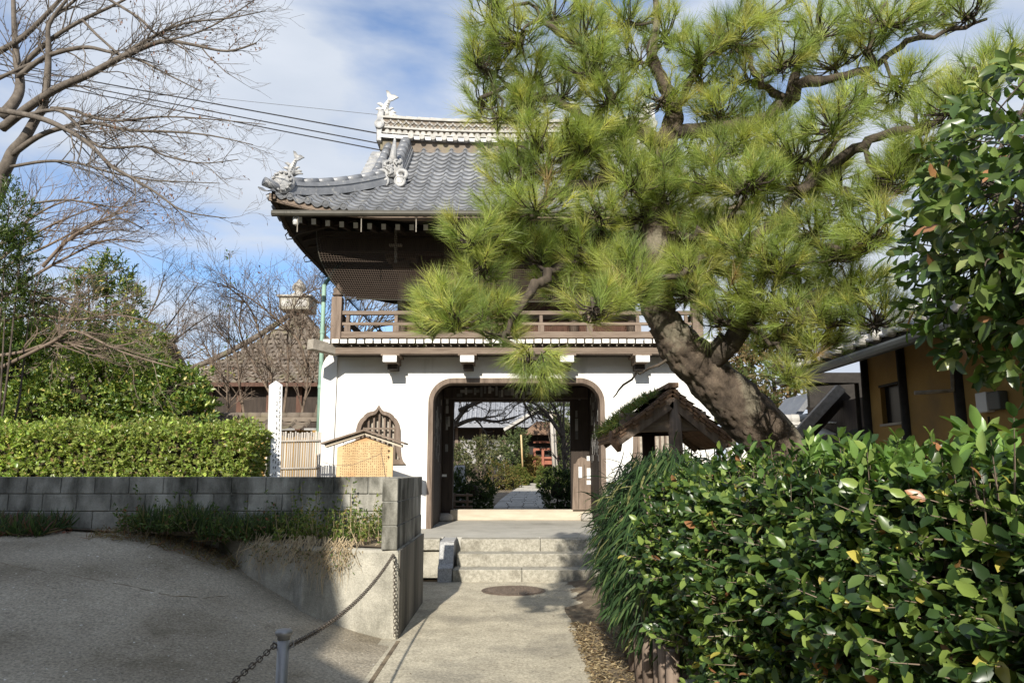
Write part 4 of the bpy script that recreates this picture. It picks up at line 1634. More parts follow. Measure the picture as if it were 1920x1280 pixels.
# second roof further left
h2 = thing("side_hall", "low hall with grey-brown tiled roof left of the pyramid-roofed hall", "building", (-21, 33, .9))
r0 = at(240, 640, 34)
ez2 = at(300, 722, 30).z
q = MB()
for (x0, x1) in ((-28, -15.6),):
    q.plate([(29.8, ez2), (34, r0.z), (38.2, ez2), (38.2, ez2 - .2), (34, r0.z - .2), (29.8, ez2 - .2)], (), x0, x1, fn=lambda a, z, y: (y, a, z))
q.build("roof", M['tile_old'], h2)
tm2 = tile_mesh("roof_tile", M['tile_old'], .34, .36, .03)
sl = math.atan2(r0.z - ez2, 4.2)
for r_ in range(12):
    for i in range(22):
        inst("roof_tile", tm2, h2, (-23.2 + .34 * i, 29.8 + .35 * r_, ez2 + .35 * r_ * math.tan(sl) + .02), (sl - R(4), 0, 0))
MB().box((-27, 31, .9), (-16.2, 37, ez2 + .2)).build("wall", M['dark_wood'], h2)
MB().tube([(-28, 34, r0.z + .12), (-15.5, 34, r0.z + .12)], .2, 8).build("ridge", M['tile_old'], h2)

# ---- post and chains
PY = 3.9
pt = at(533, 1176, PY)
po = thing("bollard", "stainless steel post with round cap holding a chain", "bollard", (pt.x, PY, 0))
gz_ = ramp_z(pt.x, PY)
MB().tube([(pt.x, PY, gz_ - .02), (pt.x, PY, pt.z - .04)], .030, 20).build("pole", M['steel'], po, True)
MB().lathe((pt.x, PY, pt.z - .055), [(.031, 0), (.031, .015), (.040, .02), (.043, .03), (.043, .038), (.036, .046), (.02, .05)], 24).build("cap", M['steel'], po, True)
for a in (-1, 1):
    MB().tube([(pt.x + a * .03, PY, pt.z - .075), (pt.x + a * .05, PY, pt.z - .065), (pt.x + a * .052, PY, pt.z - .09), (pt.x + a * .03, PY, pt.z - .095)], .005, 6).build("eyelet", M['steel'], po)
q = MB()
lp = [(math.cos(t) * .012, 0, math.sin(t) * .011 + (.009 if math.sin(t) > 0 else -.009)) for t in np.linspace(0, 2 * math.pi, 13)]
lp = [(z, y, x) for x, y, z in lp]
q.tube(lp, .0034, 5, cap=False)
LINK = q.mesh("link", M['chain'], True)


def chain(label, pts, step=.031):
    pts = [Vector(p) for p in pts]
    c = thing("chain", label, "chain", pts[0])
    ln = [0.0]
    for a, b2 in zip(pts[:-1], pts[1:]):
        ln.append(ln[-1] + (b2 - a).length)
    n = int(ln[-1] / step)
    k = 0
    for i in range(n):
        s_ = step * (i + .5)
        while k < len(ln) - 2 and ln[k + 1] < s_:
            k += 1
        d = (pts[k + 1] - pts[k]).normalized()
        p = pts[k] + d * (s_ - ln[k])
        r_ = d.to_track_quat('X', 'Z').to_matrix() @ Matrix.Rotation(R(45 + 90 * (i % 2)), 3, 'X')
        inst("link", LINK, c, p, r_.to_euler())
    return c


def sag(a, b2, drop, n=24):
    a, b2 = Vector(a), Vector(b2)
    return [a.lerp(b2, i / n) - Vector((0, 0, drop * 4 * (i / n) * (1 - i / n))) for i in range(n + 1)]


wc = Vector((-1.14, 7.455, .80))
chain("rusty chain sagging from the steel post to the wall corner", sag((pt.x + .04, PY, pt.z - .08), wc, .10))
chain("rusty chain running from the steel post down out of the picture", sag((pt.x - .04, PY, pt.z - .08), (-1.75, 1.6, .55), .12))
chain("rusty chain hanging straight down the corner of the concrete base", [wc + Vector((.005, -.01, -.01)), (-1.125, 7.44, .45), (-1.11, 7.43, .10), (-1.11, 7.43, .03)])

# ---- overhead cables
for i, (a, e, r_, lab) in enumerate((((90, 133), (1060, 300), .022, "topmost of the thick black cables running to the gate ridge"),
                                      ((90, 145), (1060, 322), .020, "middle thick black cable of the three crossing the bare tree"),
                                      ((90, 155), (1060, 335), .020, "lowest thick black cable of the three crossing the bare tree"),
                                      ((200, 158), (1300, 262), .008, "thin grey wire above the thick cables passing the ridge fish"))):
    p0, p1 = at(*a, 24.0), at(*e, 21.0)
    c0 = p0 + (p0 - p1) * .35
    c1 = p1 + (p1 - p0) * 1.9
    q = MB().tube(sag(c0, c1, .22, 40), r_, 6)
    tag(q.build("overhead_cable", M['wire'] if i < 3 else M['wire_grey'], None, True), lab, "cable", "overhead cables")

# ================================================================== HOUSE ON THE RIGHT
HXW = 4.55
rh = thing("ochre_house", "single storey house with ochre clay wall and dark posts under the pine", "house", (HXW, 7, 0))
wy0, wy1 = 3.5, 9.55
# wall panel with a window opening
wz0, wz1 = at(1670, 792, 8.9).z, at(1670, 722, 8.9).z
b = MB()
b.plate([(wy0, -.1), (wy1, -.1), (wy1, 3.0), (wy0, 3.0)], ([(8.72, wz0), (8.72, wz1), (9.2, wz1), (9.2, wz0)][::-1],), HXW, HXW + .12, fn=lambda a, z, y: (y, a, z))
b.build("clay_wall", M['ochre'], rh)
w_ = MB().box((HXW + .06, 8.72, wz0), (HXW + .075, 9.2, wz1)).build("window_pane", M['glass'], rh)
MB().box((HXW - .02, 8.68, wz0 - .03), (HXW + .05, 9.24, wz0)).build("window_sill", M['grey_wood'], w_)
MB().box((HXW - .01, 8.70, wz1), (HXW + .05, 9.22, wz1 + .03)).build("window_head", M['black_wood'], w_)
for y in (9.53, 8.62, 7.55, 6.5, 5.4):
    MB().tube([(HXW - .005, y, -.1), (HXW - .0, y, 3.0)], .065, 9).build("post", M['black_wood'], rh, True)
MB().box((HXW + .12, wy1 - .12, -.1), (9.5, wy1, 3.0)).build("end_wall", M['ochre'], rh)
MB().tube([(HXW - .09, 9.62, 0), (HXW - .09, 9.62, 2.7), (3.8, 9.6, 2.68)], .03, 8).build("downpipe", M['black_wood'], rh, True)
mb_ = at(1855, 755, 7.1)
bx = MB().box((HXW - .08, 7.03, mb_.z - .09), (HXW - .002, 7.2, mb_.z + .10)).build("meter_box", M['plastic'], rh, bev=.01)
MB().box((HXW - .09, 6.83, mb_.z - .08), (HXW - .002, 7.0, mb_.z + .09)).build("junction_box", M['grey_box'], rh, bev=.01)
MB().tube([(HXW - .03, 7.1, mb_.z - .13), (HXW - .03, 7.1, mb_.z - .42), (HXW - .03, 7.5, mb_.z - .52), (HXW - .03, 8.2, mb_.z - .54)], .012, 6).build("cable", M['black_wood'], rh)
lp_ = at(1775, 733, 7.6)
MB().tube([(HXW - .06, 7.55, lp_.z + .25), (HXW - .08, 7.55, lp_.z), (HXW - .45, 7.58, lp_.z - .02)], .022, 7).build("wall_bracket", M['grey_wood'], rh, True)
EX, EZR = 3.70, 2.78
sl = R(22)
q = MB()
q.plate([(EX + .02, EZR + .02), (9.0, EZR + .02 + (9.0 - EX) * math.tan(sl)), (9.0, EZR + .14 + (9.0 - EX) * math.tan(sl)), (EX + .02, EZR + .14)], (), 3.2, 9.95, fn=lambda a, z, y: (a, y, z))
q.build("roof_deck", M['black_wood'], rh)
tmr = tile_mesh("roof_tile", M['tile'], .29, .30)
Rz = Matrix.Rotation(R(-90), 3, 'Z')
for r_ in range(13):
    for i in range(23):
        y = 9.98 - .29 * i
        a = EX - .03 + .22 * r_
        m3 = Matrix.Rotation(-(sl - R(4)), 3, 'Y') @ Rz
        inst("roof_tile", tmr, rh, (a, y, EZR + .135 + (a - EX) * math.tan(sl) + .02), m3.to_euler())
ed = MB().lathe((0, 0, 0), [(.062, .06), (.062, -.02), (.05, -.03), (.03, -.03)], 14, 'y').mesh("eave_disc", M['ridge'])
for i in range(23):
    inst("eave_disc", ed, rh, (EX - .055, 9.98 - .29 * i - .245, EZR + .15), (0, 0, R(-90)))
MB().tube([(EX - .10, 3.2, EZR - .02), (EX - .10, 10.0, EZR - .02)], .055, 10).build("gutter", M['grey_box'], rh)
for i in range(8):
    MB().beam((EX - .02, 4 + .8 * i, EZR + .02), (HXW, 4 + .8 * i, EZR + .30), .07, .08).build("rafter", M['black_wood'], rh)
MB().tube([(EX + .05, 9.97, EZR + .28), (9, 9.97, EZR + .28 + 5.3 * math.tan(sl))], .09, 9).build("verge_roll", M['tile'], rh, True)

# ---- ramshackle lean-to behind it
sh = thing("lean_to_shed", "dark timber lean-to with pale corrugated sheets beyond the ochre house", "shed", (5.2, 11.5, 0))
p0, p1 = at(1488, 822, 11), at(1562, 742, 11)
MB().beam(p0, p1 + (p1 - p0) * .2, .10, .14).build("raking_beam", M['grey_wood'], sh)
MB().beam(p0 + Vector((.12, .1, -.1)), p1 + (p1 - p0) * .2 + Vector((.12, .1, -.1)), .10, .12).build("raking_beam", M['dark_wood'], sh)
MB().box((3.9, 11.4, 0), (4.0, 11.5, 2.1)).build("shed_post", M['dark_wood'], sh)
MB().box((4.95, 12.4, -.1), (8.4, 12.5, 3.2)).build("back_boards", M['black_wood'], sh)
MB().box((4.9, 9.9, -.1), (5.0, 12.4, 2.6)).build("side_boards", M['dark_wood'], sh)
for (px0, px1, py, dy) in ((1510, 1575, 812, 9), (1550, 1600, 770, 9), (1535, 1585, 793, 3)):
    a, c = at(px0, py, 11.6), at(px1, py, 11.6)
    q = MB()
    nn = 26
    for i in range(nn + 1):
        x = a.x + (c.x - a.x) * i / nn
        zz = .012 * math.sin(i * math.pi / 1.5)
        q.v += [(x, 11.3, a.z - dy / 250 + zz), (x, 11.75, a.z + dy / 110 + zz)]
    for i in range(nn):
        q.f.append((2 * i, 2 * i + 2, 2 * i + 3, 2 * i + 1))
    q.build("corrugated_sheet", M['corrugated'], sh)
for (px0, py0, px1, py1) in ((1500, 838, 1620, 805), (1505, 850, 1620, 818)):
    MB().beam(at(px0, py0, 10.8), at(px1, py1, 10.2), .06, .07).build("gutter_rail", M['grey_box'], sh)
# small tiled roof at the far end
sr = thing("shed_roof", "little tiled shed roof above the white wall right of the pine trunk", "shed", (5.8, 13.8, 0))
a = at(1480, 790, 13.6)
c = at(1520, 735, 13.6)
q = MB()
q.plate([(a.x, a.z), (c.x, c.z), (c.x + 1.6, c.z - .3), (c.x + 1.6, c.z - .42), (c.x, c.z - .14), (a.x + .08, a.z - .08)], (), 13.55, 14.9)
q.build("roof", M['tile'], sr, bev=.01)
for i in range(6):
    MB().tube([(c.x + .05 + .22 * i, 13.52, c.z + .02 - .045 * i), (c.x + .05 + .22 * i, 14.9, c.z + .5 - .045 * i)], .06, 8).build("roll_tile", M['tile'], sr, True)
MB().box((c.x + .1, 13.7, -.1), (c.x + 1.4, 14.8, c.z - .35)).build("wall", M['dark_wood'], sr)

# ---- small mossy roofed gate on the right of the path
SY = 7.6
ap = at(1262, 722, SY)
le, re_ = at(1150, 802, SY), at(1372, 812, SY)
mg = thing("wicket_gate", "small wooden wicket gate with mossy bark-shingle gable roof under the pine", "gate", (ap.x, SY, 0))
sy0, sy1 = SY, SY + 1.35
for s_, e in ((-1, le), (1, re_)):
    d = Vector((e.x - ap.x, 0, e.z - ap.z))
    nrow = 9
    for layer in range(3):
        q = MB()
        off = Vector((0, 0, -.035 * layer))
        for r_ in range(nrow):
            f0, f1 = r_ / nrow, (r_ + 1) / nrow + .02
            a = ap + d * f0 + off
            c = ap + d * f1 + off
            sag_ = .03 * math.sin(math.pi * f0) + .004 * (layer)
            MB_ = q
            q.box((min(a.x, c.x), sy0 + .02 * layer - .015 * (r_ % 2), min(a.z, c.z) - .02 - sag_), (max(a.x, c.x), sy1, min(a.z, c.z) + .010 - sag_), Matrix.Rotation(-math.atan2(d.z, d.x) if s_ > 0 else -math.atan2(-d.z, -d.x), 3, 'Y'))
        if layer == 0:
            pass
        o = q.build("shingle_course", M['thatch'], mg)
    MB().beam(ap + Vector((0, .06, -.16)), ap + d * .93 + Vector((0, .06, -.15)), .05, .12).build("barge_board", M['wood_v'], mg)
    MB().beam(ap + Vector((0, 1.25, -.16)), ap + d * .93 + Vector((0, 1.25, -.15)), .05, .12).build("barge_board", M['wood_v'], mg)
    q = MB()
    for r_ in range(7):
        f0 = r_ / 7
        a = ap + d * f0 + Vector((0, 0, .012))
        c = ap + d * (f0 + .15) + Vector((0, 0, .012))
        q.face([(a.x, sy0 + .25, a.z + .02), (a.x, sy1, a.z + .02), (c.x, sy1, c.z + .02), (c.x, sy0 + .12, c.z + .02)])
    q.build("moss_layer", M['moss'], mg)
MB().beam(ap + Vector((0, -.03, .0)), ap + Vector((0, 1.4, .0)), .10, .05).build("ridge_board", M['thatch'], mg)
bz = at(1262, 786, SY).z
MB().beam((at(1165, 800, SY).x, SY + .12, bz - .03), (at(1330, 800, SY).x, SY + .12, bz - .01), .07, .20).build("tie_beam", M['wood_h'], mg, bev=.01)
MB().beam((at(1165, 800, SY).x, SY + 1.15, bz - .03), (at(1330, 800, SY).x, SY + 1.15, bz - .01), .07, .20).build("tie_beam", M['dark_wood'], mg)
pp = at(1272, 800, SY)
post_ = MB().tube([(pp.x, SY + .1, 0), (pp.x - .005, SY + .1, 1.2), (pp.x - .015, SY + .1, ap.z - .12)], [.085, .075, .068], 14).build("post", M['wood_v'], mg, True)
MB().box((pp.x - .03, SY + .02, 1.78), (pp.x + .035, SY + .07, 1.98)).build("mortise_block", M['wood_v'], post_)
p2_ = at(1222, 830, SY + .9)
MB().tube([(p2_.x, SY + 1.1, 0), (p2_.x, SY + 1.1, bz + .1)], .075, 10).build("post", M['dark_wood'], mg, True)
hp_ = at(1158, 835, SY)
MB().tube([(le.x + .02, SY + .1, le.z - .02), (hp_.x, SY + .1, hp_.z + .05), (hp_.x + .03, SY + .1, hp_.z - .06)], [.05, .075, .02], 8).build("drooping_eave_bark", M['thatch'], mg, True)
fd_ = at(1345, 835, SY + .3)
MB().tube([(re_.x - .02, SY + .3, re_.z - .02), (fd_.x + .08, SY + .3, fd_.z + .08), (fd_.x, SY + .3, fd_.z - .10)], [.06, .085, .02], 8).build("drooping_eave_bark", M['thatch'], mg, True)

# ---- low edging and stakes at the foot of the right hedge
ke = thing("low_edging", "low concrete edging with rotting stakes at the foot of the right hedge", "edging", (1.1, 5, 0))
MB().box((.98, 1.6, -.05), (1.10, 4.55, .42)).build("concrete_kerb", M['concrete'], ke, bev=.015)
MB().box((.92, 4.58, -.02), (1.12, 4.85, .16)).build("stone", M['stone'], ke, bev=.02)
for i in range(9):
    y = 4.95 + .22 * i
    x = .98 + random.uniform(-.03, .03)
    MB().tube([(x, y, -.03), (x + random.uniform(-.03, .03), y + random.uniform(-.03, .03), random.uniform(.42, .6))], random.uniform(.04, .055), 8).build("stake", M['wood_v'], ke, True)

# ================================================================== THROUGH THE GATE
mhall = thing("main_hall", "large hall with blue-grey tiled roof seen through the gate", "building", (0, 54, 1))
mz0 = at(900, 794, 50).z
q = MB()
q.plate([(49, mz0), (56, mz0 + 5.2), (63, mz0), (63, mz0 - .3), (56, mz0 + 4.9), (49, mz0 - .3)], (), -14, 10, fn=lambda a, z, y: (y, a, z))
q.build("roof", M['tile_blue'], mhall)
for i in range(46):
    x = -8 + .31 * i
    MB().tube([(x, 48.95, mz0 + .03), (x, 56, mz0 + 5.25)], .085, 6).build("roll_tile", M['tile_blue'], mhall, True)
MB().box((-12, 50.5, 0), (9, 62, mz0)).build("wall", M['dark_wood'], mhall)
for i in range(9):
    x = -7 + 1.6 * i
    MB().box((x, 50.44, 1), (x + .18, 50.496, mz0)).build("column", M['wood_v'], mhall)
    MB().box((x + .35, 50.45, 2.0), (x + 1.4, 50.495, 3.6)).build("paper_screen", M['paper'], mhall)
kiosk = thing("porch_house", "small house with white-edged gable and red-brown shopfront beyond the garden path", "building", (3, 45, 1))
g0, g1 = at(945, 806, 44), at(1012, 765, 44)
g2 = at(1085, 806, 44)
MB().beam(g0, g1, .9, .16).build("verge_board", M['ridge'], kiosk)
MB().beam(g1, g2, .9, .16).build("verge_board", M['wood_h'], kiosk)
q = MB()
q.plate([(g0.x, g0.z), (g1.x, g1.z), (g2.x, g2.z), (g2.x, g2.z + .12), (g1.x, g1.z + .15), (g0.x, g0.z + .12)][::1], (), 44.3, 48)
q.build("roof", M['tile_old'], kiosk)
MB().box((g0.x + .6, 44.6, .7), (g2.x - .4, 48, g0.z + .1)).build("wall", M['black_wood'], kiosk)
a, c = at(990, 815, 43.6), at(1045, 797, 43.6)
q = MB()
q.plate([(a.x - .4, a.z), (c.x + .4, a.z), (c.x - .2, c.z + .2), (a.x + .5, c.z + .2)], (), 43.4, 44.5)
q.build("canopy", M['thatch'], kiosk)
for py in (828, 842, 858, 868):
    p0, p1 = at(1000, py, 44.2), at(1046, py, 44.2)
    MB().box((p0.x, 44.15, p0.z - .06), (p1.x, 44.3, p0.z + .06)).build("shop_rail", M['vermilion'], kiosk)
for px in (1002, 1018, 1044):
    p0, p1 = at(px, 875, 44.1), at(px, 842, 44.1)
    MB().box((p0.x - .07, 44.05, p0.z), (p0.x + .07, 44.14, p1.z)).build("shop_post", M['vermilion'], kiosk)
p0, p1 = at(1003, 873, 44.4), at(1044, 860, 44.4)
MB().box((p0.x, 44.32, p0.z), (p1.x, 44.5, p1.z)).build("shop_counter", M['vermilion'], kiosk)
for (px, py0, py1, Y, r_, lab) in ((1037, 770, 888, 39, .09, "pale wooden pole standing by the right shrubs beyond the gate"), (1043, 800, 888, 39.5, .07, "shorter grey pole beside the pale wooden pole beyond the gate"), (977, 815, 862, 40, .045, "thin orange bamboo pole among the shrubs beyond the gate")):
    a, c = at(px + 3, py1, Y), at(px - (4 if r_ > .06 else 0), py0, Y)
    tag(MB().tube([a - Vector((0, 0, .5)), c], r_, 8).build("pole", M['bamboo'] if r_ > .05 else M['sign_wood'], None, True), lab, "pole")
st = at(862, 905, 24)
tag(MB().tube([(st.x, 24, .4), (st.x, 24, at(862, 876, 24).z), (st.x, 24, at(862, 872, 24).z)], [.19, .19, .14], 10).build("stone_marker", M['granite_grey'], None, False), "short grey stone marker post left of the garden path", "stone post")
st = at(938, 868, 41.5)
tag(MB().box((st.x - .3, 41.4, .6), (st.x + .3, 41.7, at(938, 852, 41.5).z)).build("stone_marker", M['stone'], None, bev=.04), "pale upright stone slab among the shrubs beyond the gate", "stone")
bb = thing("low_barrier", "low dark bamboo barrier in front of the shadowed shrub", "barrier", (-1.2, 19, .5))
for py in (928, 940, 950):
    p0, p1 = at(846, py, 19), at(886, py, 19)
    MB().tube([p0, p1], .03, 7).build("bar", M['wood_h'], bb, True)
for px in (852, 876):
    p0, p1 = at(px, 955, 19), at(px, 924, 19)
    MB().tube([p0, p1], .03, 7).build("stake", M['wood_h'], bb, True)

# ================================================================== VEGETATION
GREEN_GLOSSY = [(6, (.030, .062, .020)), (4, (.055, .105, .030)), (3, (.12, .19, .045)), (4.3, (.22, .30, .07)), (.22, (.46, .40, .09)), (.15, (.36, .17, .08))]
GREEN_LIGHT = [(3, (0.201, 0.316, 0.061)), (4, (0.316, 0.450, 0.088)), (3, (0.488, 0.589, 0.124)), (1, (0.600, 0.600, 0.151)), (.4, (0.600, 0.600, 0.163)), (.5, (0.344, 0.219, 0.109))]
GREEN_DEEP = [(5, (0.112, 0.181, 0.043)), (4, (0.199, 0.269, 0.058)), (2, (0.335, 0.375, 0.084)), (.4, (0.516, 0.432, 0.143))]
GREEN_YEL = [(4, (0.133, 0.199, 0.048)), (4, (0.221, 0.276, 0.066)), (2, (0.354, 0.354, 0.088)), (.5, (0.530, 0.398, 0.133))]
NEEDLES = [(3, (.190, .260, .080)), (5, (.300, .385, .105)), (4, (.400, .460, .125)), (2.5, (.500, .510, .160)), (.12, (.44, .32, .16))]
LEAF_ONE = {}


def leaf_pieces(root, P_, A_, N_, L_, W_, C_, count=300):
    """the leaves that show largest become objects of their own; returns the mask of the others"""
    px, py, d = px_of(P_ + norm(A_) * (L_[:, None] * .5))
    inside = (px > 5) & (px < 1915) & (py > 5) & (py < 1275) & (P_[:, 1] > .3)
    score = np.where(inside, L_ / d, 0)
    # the outermost ones only: those that face the camera and lie nearest
    pick = np.argsort(-score)[:count]
    keep = np.ones(len(P_), bool)
    if 'm' not in LEAF_ONE:
        v = LEAF11[0].copy()
        b_ = MB()
        b_.v = [(t, s_, h_) for t, s_, h_ in v]
        b_.f = [tuple(f) for f in LEAF11[1]]
        LEAF_ONE['m'] = b_.mesh("leaf", LEAF_P, True)
    ax = norm(A_)
    sd = norm(np.cross(N_, ax))
    n2 = np.cross(ax, sd)
    for i in pick:
        if score[i] <= 0:
            continue
        keep[i] = False
        m3 = Matrix((Vector(ax[i]), Vector(sd[i]), Vector(n2[i]))).transposed()
        o = inst("leaf", LEAF_ONE['m'], root, Vector(P_[i]), m3.to_euler(), (L_[i], W_[i], L_[i]))
        o.color = (*C_[i], 1)
    return keep


def twig_mesh(name, root, ends, mt, r=.003, n=3):
    """short twigs from a list of polylines"""
    b_ = MB()
    for pts in ends:
        k = len(pts)
        b_.tube(pts, [r * (1.3 - .9 * i / max(k - 1, 1)) for i in range(k)], n, cap=False)
    o = b_.build(name, mt, root)
    o["kind"] = "stuff"
    return o


# ---------------------------------------------------------------- right hedge
def box_shoots(n, lo, hi, faces, jitter=.10, rough=.06):
    """points on the named faces of a hedge box with lumpy relief, and outward directions"""
    out, dr = [], []
    lo, hi = np.array(lo, float), np.array(hi, float)
    for (f, share) in faces:
        m_ = int(n * share)
        p = rng.uniform(lo, hi, (m_, 3))
        axis = 'xyz'.index(f[1])
        sgn = 1 if f[0] == '+' else -1
        lump = rough * (np.sin(p[:, (axis + 1) % 3] * 5.1 + 1.3) + np.sin(p[:, (axis + 2) % 3] * 6.7 + .4) + .7 * np.sin(p.sum(1) * 11))
        dep = np.abs(rng.normal(0, jitter, m_)) - .03 - lump
        p[:, axis] = (hi if sgn > 0 else lo)[axis] - sgn * dep
        d = np.zeros((m_, 3))
        d[:, axis] = sgn
        out.append(p)
        dr.append(d)
    return np.concatenate(out), np.concatenate(dr)


hg = thing("camellia_hedge", "tall glossy camellia hedge filling the right foreground", "hedge", (1.35, 3, 0))
p, d = box_shoots(5900, (.93, 1.3, .40), (2.0, 4.85, 1.50), (('-x', .72), ('+z', .20), ('+y', .08)), .12, .060)
p[:, 0] += (5 - p[:, 1]) * .115
# the lower rim rises towards the far end
keep_ = p[:, 2] > .30 + .25 * np.clip((p[:, 1] - 3.6), 0, 1) + rng.normal(0, .05, len(p))
p, d = p[keep_], d[keep_]
dirs = d * .75 + np.array([-.1, -.25, .55]) + rng.normal(0, .42, p.shape)
P_, A_, N_, L_, W_, T_ = shoots(p, dirs, 6, .055, .031, 1.05, .095)
C_ = palette(len(P_), GREEN_GLOSSY)
# young light shoots sticking out of the top near the camera
p2, d2 = box_shoots(90, (.86, 1.5, 1.44), (1.6, 3.4, 1.54), (('+z', 1),), .02, .02)
p2[:, 0] += (5 - p2[:, 1]) * .115
P2, A2, N2, L2, W2, T2 = shoots(p2, np.array([0, -.15, 1.0]) + rng.normal(0, .35, p2.shape), 6, .066, .029, .9, .12)
C2 = palette(len(P2), [(3, (.12, .22, .05)), (3, (.17, .28, .07)), (1, (.24, .33, .09))])
P_, A_, N_, L_, W_, C_ = (np.concatenate(q_) for q_ in ((P_, P2), (A_, A2), (N_, N2), (L_, L2), (W_, W2), (C_, C2)))
kp = leaf_pieces(hg, P_, A_, N_, L_, W_, C_)
leaf_object("foliage", hg, LEAF, LEAF11, P_[kp], A_[kp], N_[kp], L_[kp], W_[kp], C_[kp], smooth=True)
pin = p - d * .16
twig_mesh("twigs", hg, [(Vector(a), Vector((a * .4 + c * .6)) + Vector((0, 0, -.01)), Vector(c)) for a, c in zip(pin, T_)], M['twig'], .0028)
q = MB()
for y_, sh in ((1.3, .4255), (4.75, .03)):
    q.v += [(1.02 + sh, y_, .35), (1.9 + sh, y_, .35), (1.9 + sh, y_, 1.38), (1.02 + sh, y_, 1.38)]
q.f = [(0, 1, 2, 3), (7, 6, 5, 4), (0, 4, 5, 1), (1, 5, 6, 2), (2, 6, 7, 3), (3, 7, 4, 0)]
q.build("filler_core", M['foliage_core'], hg)  # solid dark core added inside the hedge, not modelled branches
for i in range(12):
    y = 1.3 + .29 * i
    MB().tube([(1.3 + .1 * (i % 2), y, 0), (1.35 + random.uniform(-.1, .1), y + .05, .5), (1.35, y, 1.2)], [.022, .018, .01], 6).build("stem", M['bark'], hg, True)
# dark red blossoms half hidden in the leaves
for (px, py) in ((1263, 1068), (1578, 965), (1420, 1272)):
    Yd = 1.58 / ((px - 960) / 1400 + .115)
    c = at(px, py, min(Yd, 4.6))
    q = MB()
    for k in range(6):
        t = k * 1.05
        tip = c + Vector((.014 * math.cos(t), -.006, .014 * math.sin(t)))
        q.tube([c, c.lerp(tip, .6), tip], [.004, .012, .003], 5)
    q.build("red_blossom", mat("red_petal", (.12, .006, .012), (.18, .012, .018), 9, .6), hg, True)

# ---------------------------------------------------------------- broadleaf tree on the upper right
bt = thing("broadleaf_tree", "glossy broadleaf evergreen tree overhanging from the upper right", "tree", (2.75, 3.0, 0))
BC = Vector((2.35, 2.75, 2.95))
trunk = MB().tube([(2.9, 3.1, -.1), (2.85, 3.05, .9), (2.75, 3.0, 1.7), (2.6, 2.9, 2.4), (2.5, 2.8, 3.1), (2.45, 2.8, 3.8)], [.11, .095, .08, .065, .05, .02], 10).build("trunk", M['bark'], bt, True)
n = 2600
u = rng.normal(size=(n, 3))
u = norm(u) * (rng.uniform(.30, 1, (n, 1)) ** .5)
p = np.array(BC) + u * np.array([.92, .75, 1.12])
px, py, dd = px_of(p)
# outline of the crown as the photo shows it: the left edge leans back towards the top
edge_l = np.interp(py, [120, 200, 330, 440, 520, 600, 680], [1900, 1850, 1770, 1730, 1710, 1690, 1700])
ok = (px > edge_l) & (py < 690 - 25 * np.sin(px * .05)) & (py > 130)
p = p[ok]
dirs = norm(p - np.array(BC)) + np.array([-.1, -.35, .2]) + rng.normal(0, .4, p.shape)
P_, A_, N_, L_, W_, T_ = shoots(p, dirs, 6, .078, .035, 1.15, .12)
A_ += np.array([0, 0, -.18])
C_ = palette(len(P_), [(5, (.055, .10, .026)), (4, (.105, .165, .042)), (3, (.18, .245, .075)), (1.4, (.30, .34, .13)), (.25, (.40, .20, .10))])
kp = leaf_pieces(bt, P_, A_, N_, L_, W_, C_)
leaf_object("foliage", bt, LEAF, LEAF11, P_[kp], A_[kp], N_[kp], L_[kp], W_[kp], C_[kp], smooth=True)
tw = []
axis_pts = [Vector((2.6, 2.9, 2.4)), Vector((2.5, 2.8, 2.8)), Vector((2.5, 2.8, 3.2)), Vector((2.45, 2.8, 3.6))]
for a, c in zip(p, T_):
    s_ = random.choice(axis_pts)
    a, c = Vector(a), Vector(c)
    tw.append((s_.lerp(a, .55) + Vector(np.random.default_rng(len(tw)).normal(0, .03, 3)), a, c))
twig_mesh("twigs", bt, tw[::3], M['bark'], .0035)
for k in range(16):
    a = random.choice(axis_pts)
    c = Vector(p[random.randrange(len(p))])
    MB().tube([a, a.lerp(c, .5) + Vector((0, 0, .06)), c], [.025, .015, .006], 6).build("branch", M['bark'], bt, True)

# ---------------------------------------------------------------- hanging bamboo grass by the steps
sg = thing("bamboo_grass", "dark drooping clump of bamboo grass between the hedge and the steps", "plant", (1.1, 6.3, 0))
n = 5200
cen = np.array([1.26, 6.2, 1.0])
u = norm(rng.normal(size=(n, 3))) * (rng.uniform(.55, 1, (n, 1)) ** .4)
p = cen + u * np.array([.56, 1.3, .80])
px, py, dd = px_of(p)
ok = (px < 1330) & (p[:, 2] > .30)
p = p[ok]
u = u[ok]
A_ = u * np.array([.8, .4, .2]) + np.array([-.15, -.2, -.75]) + rng.normal(0, .28, p.shape)
N_ = u + np.array([0, -.3, .6]) + rng.normal(0, .3, p.shape)
L_ = rng.uniform(.13, .24, len(p))
W_ = rng.uniform(.012, .020, len(p))
C_ = palette(len(p), [(5, (.022, .05, .015)), (4, (.038, .078, .022)), (2, (.075, .12, .035)), (.9, (.20, .20, .075))])
leaf_object("foliage", sg, LEAF_M, BLADE, p, A_, N_, L_, W_, C_)
MB().lathe((1.34, 6.15, .15), [(.12, 0), (.3, .3), (.36, .8), (.28, 1.25), (.1, 1.45)], 12).build("clump_filler", M['foliage_core'], sg, True)  # solid dark core added to close the clump
for k in range(22):
    a = random.uniform(0, 6.28)
    MB().tube([(1.2 + .12 * math.cos(a), 6.0 + .9 * math.sin(a), 0), (1.2 + .2 * math.cos(a), 6.0 + 1.0 * math.sin(a), .7), (1.15 + .32 * math.cos(a), 6.0 + 1.1 * math.sin(a), 1.5)], [.012, .01, .005], 5).build("cane", M['twig'], sg, True)
sg2 = thing("bamboo_grass", "long-bladed grass clump behind the wicket gate post", "plant", (2.0, 8.9, 0))
n = 2600
u = norm(rng.normal(size=(n, 3))) * (rng.uniform(.4, 1, (n, 1)) ** .4)
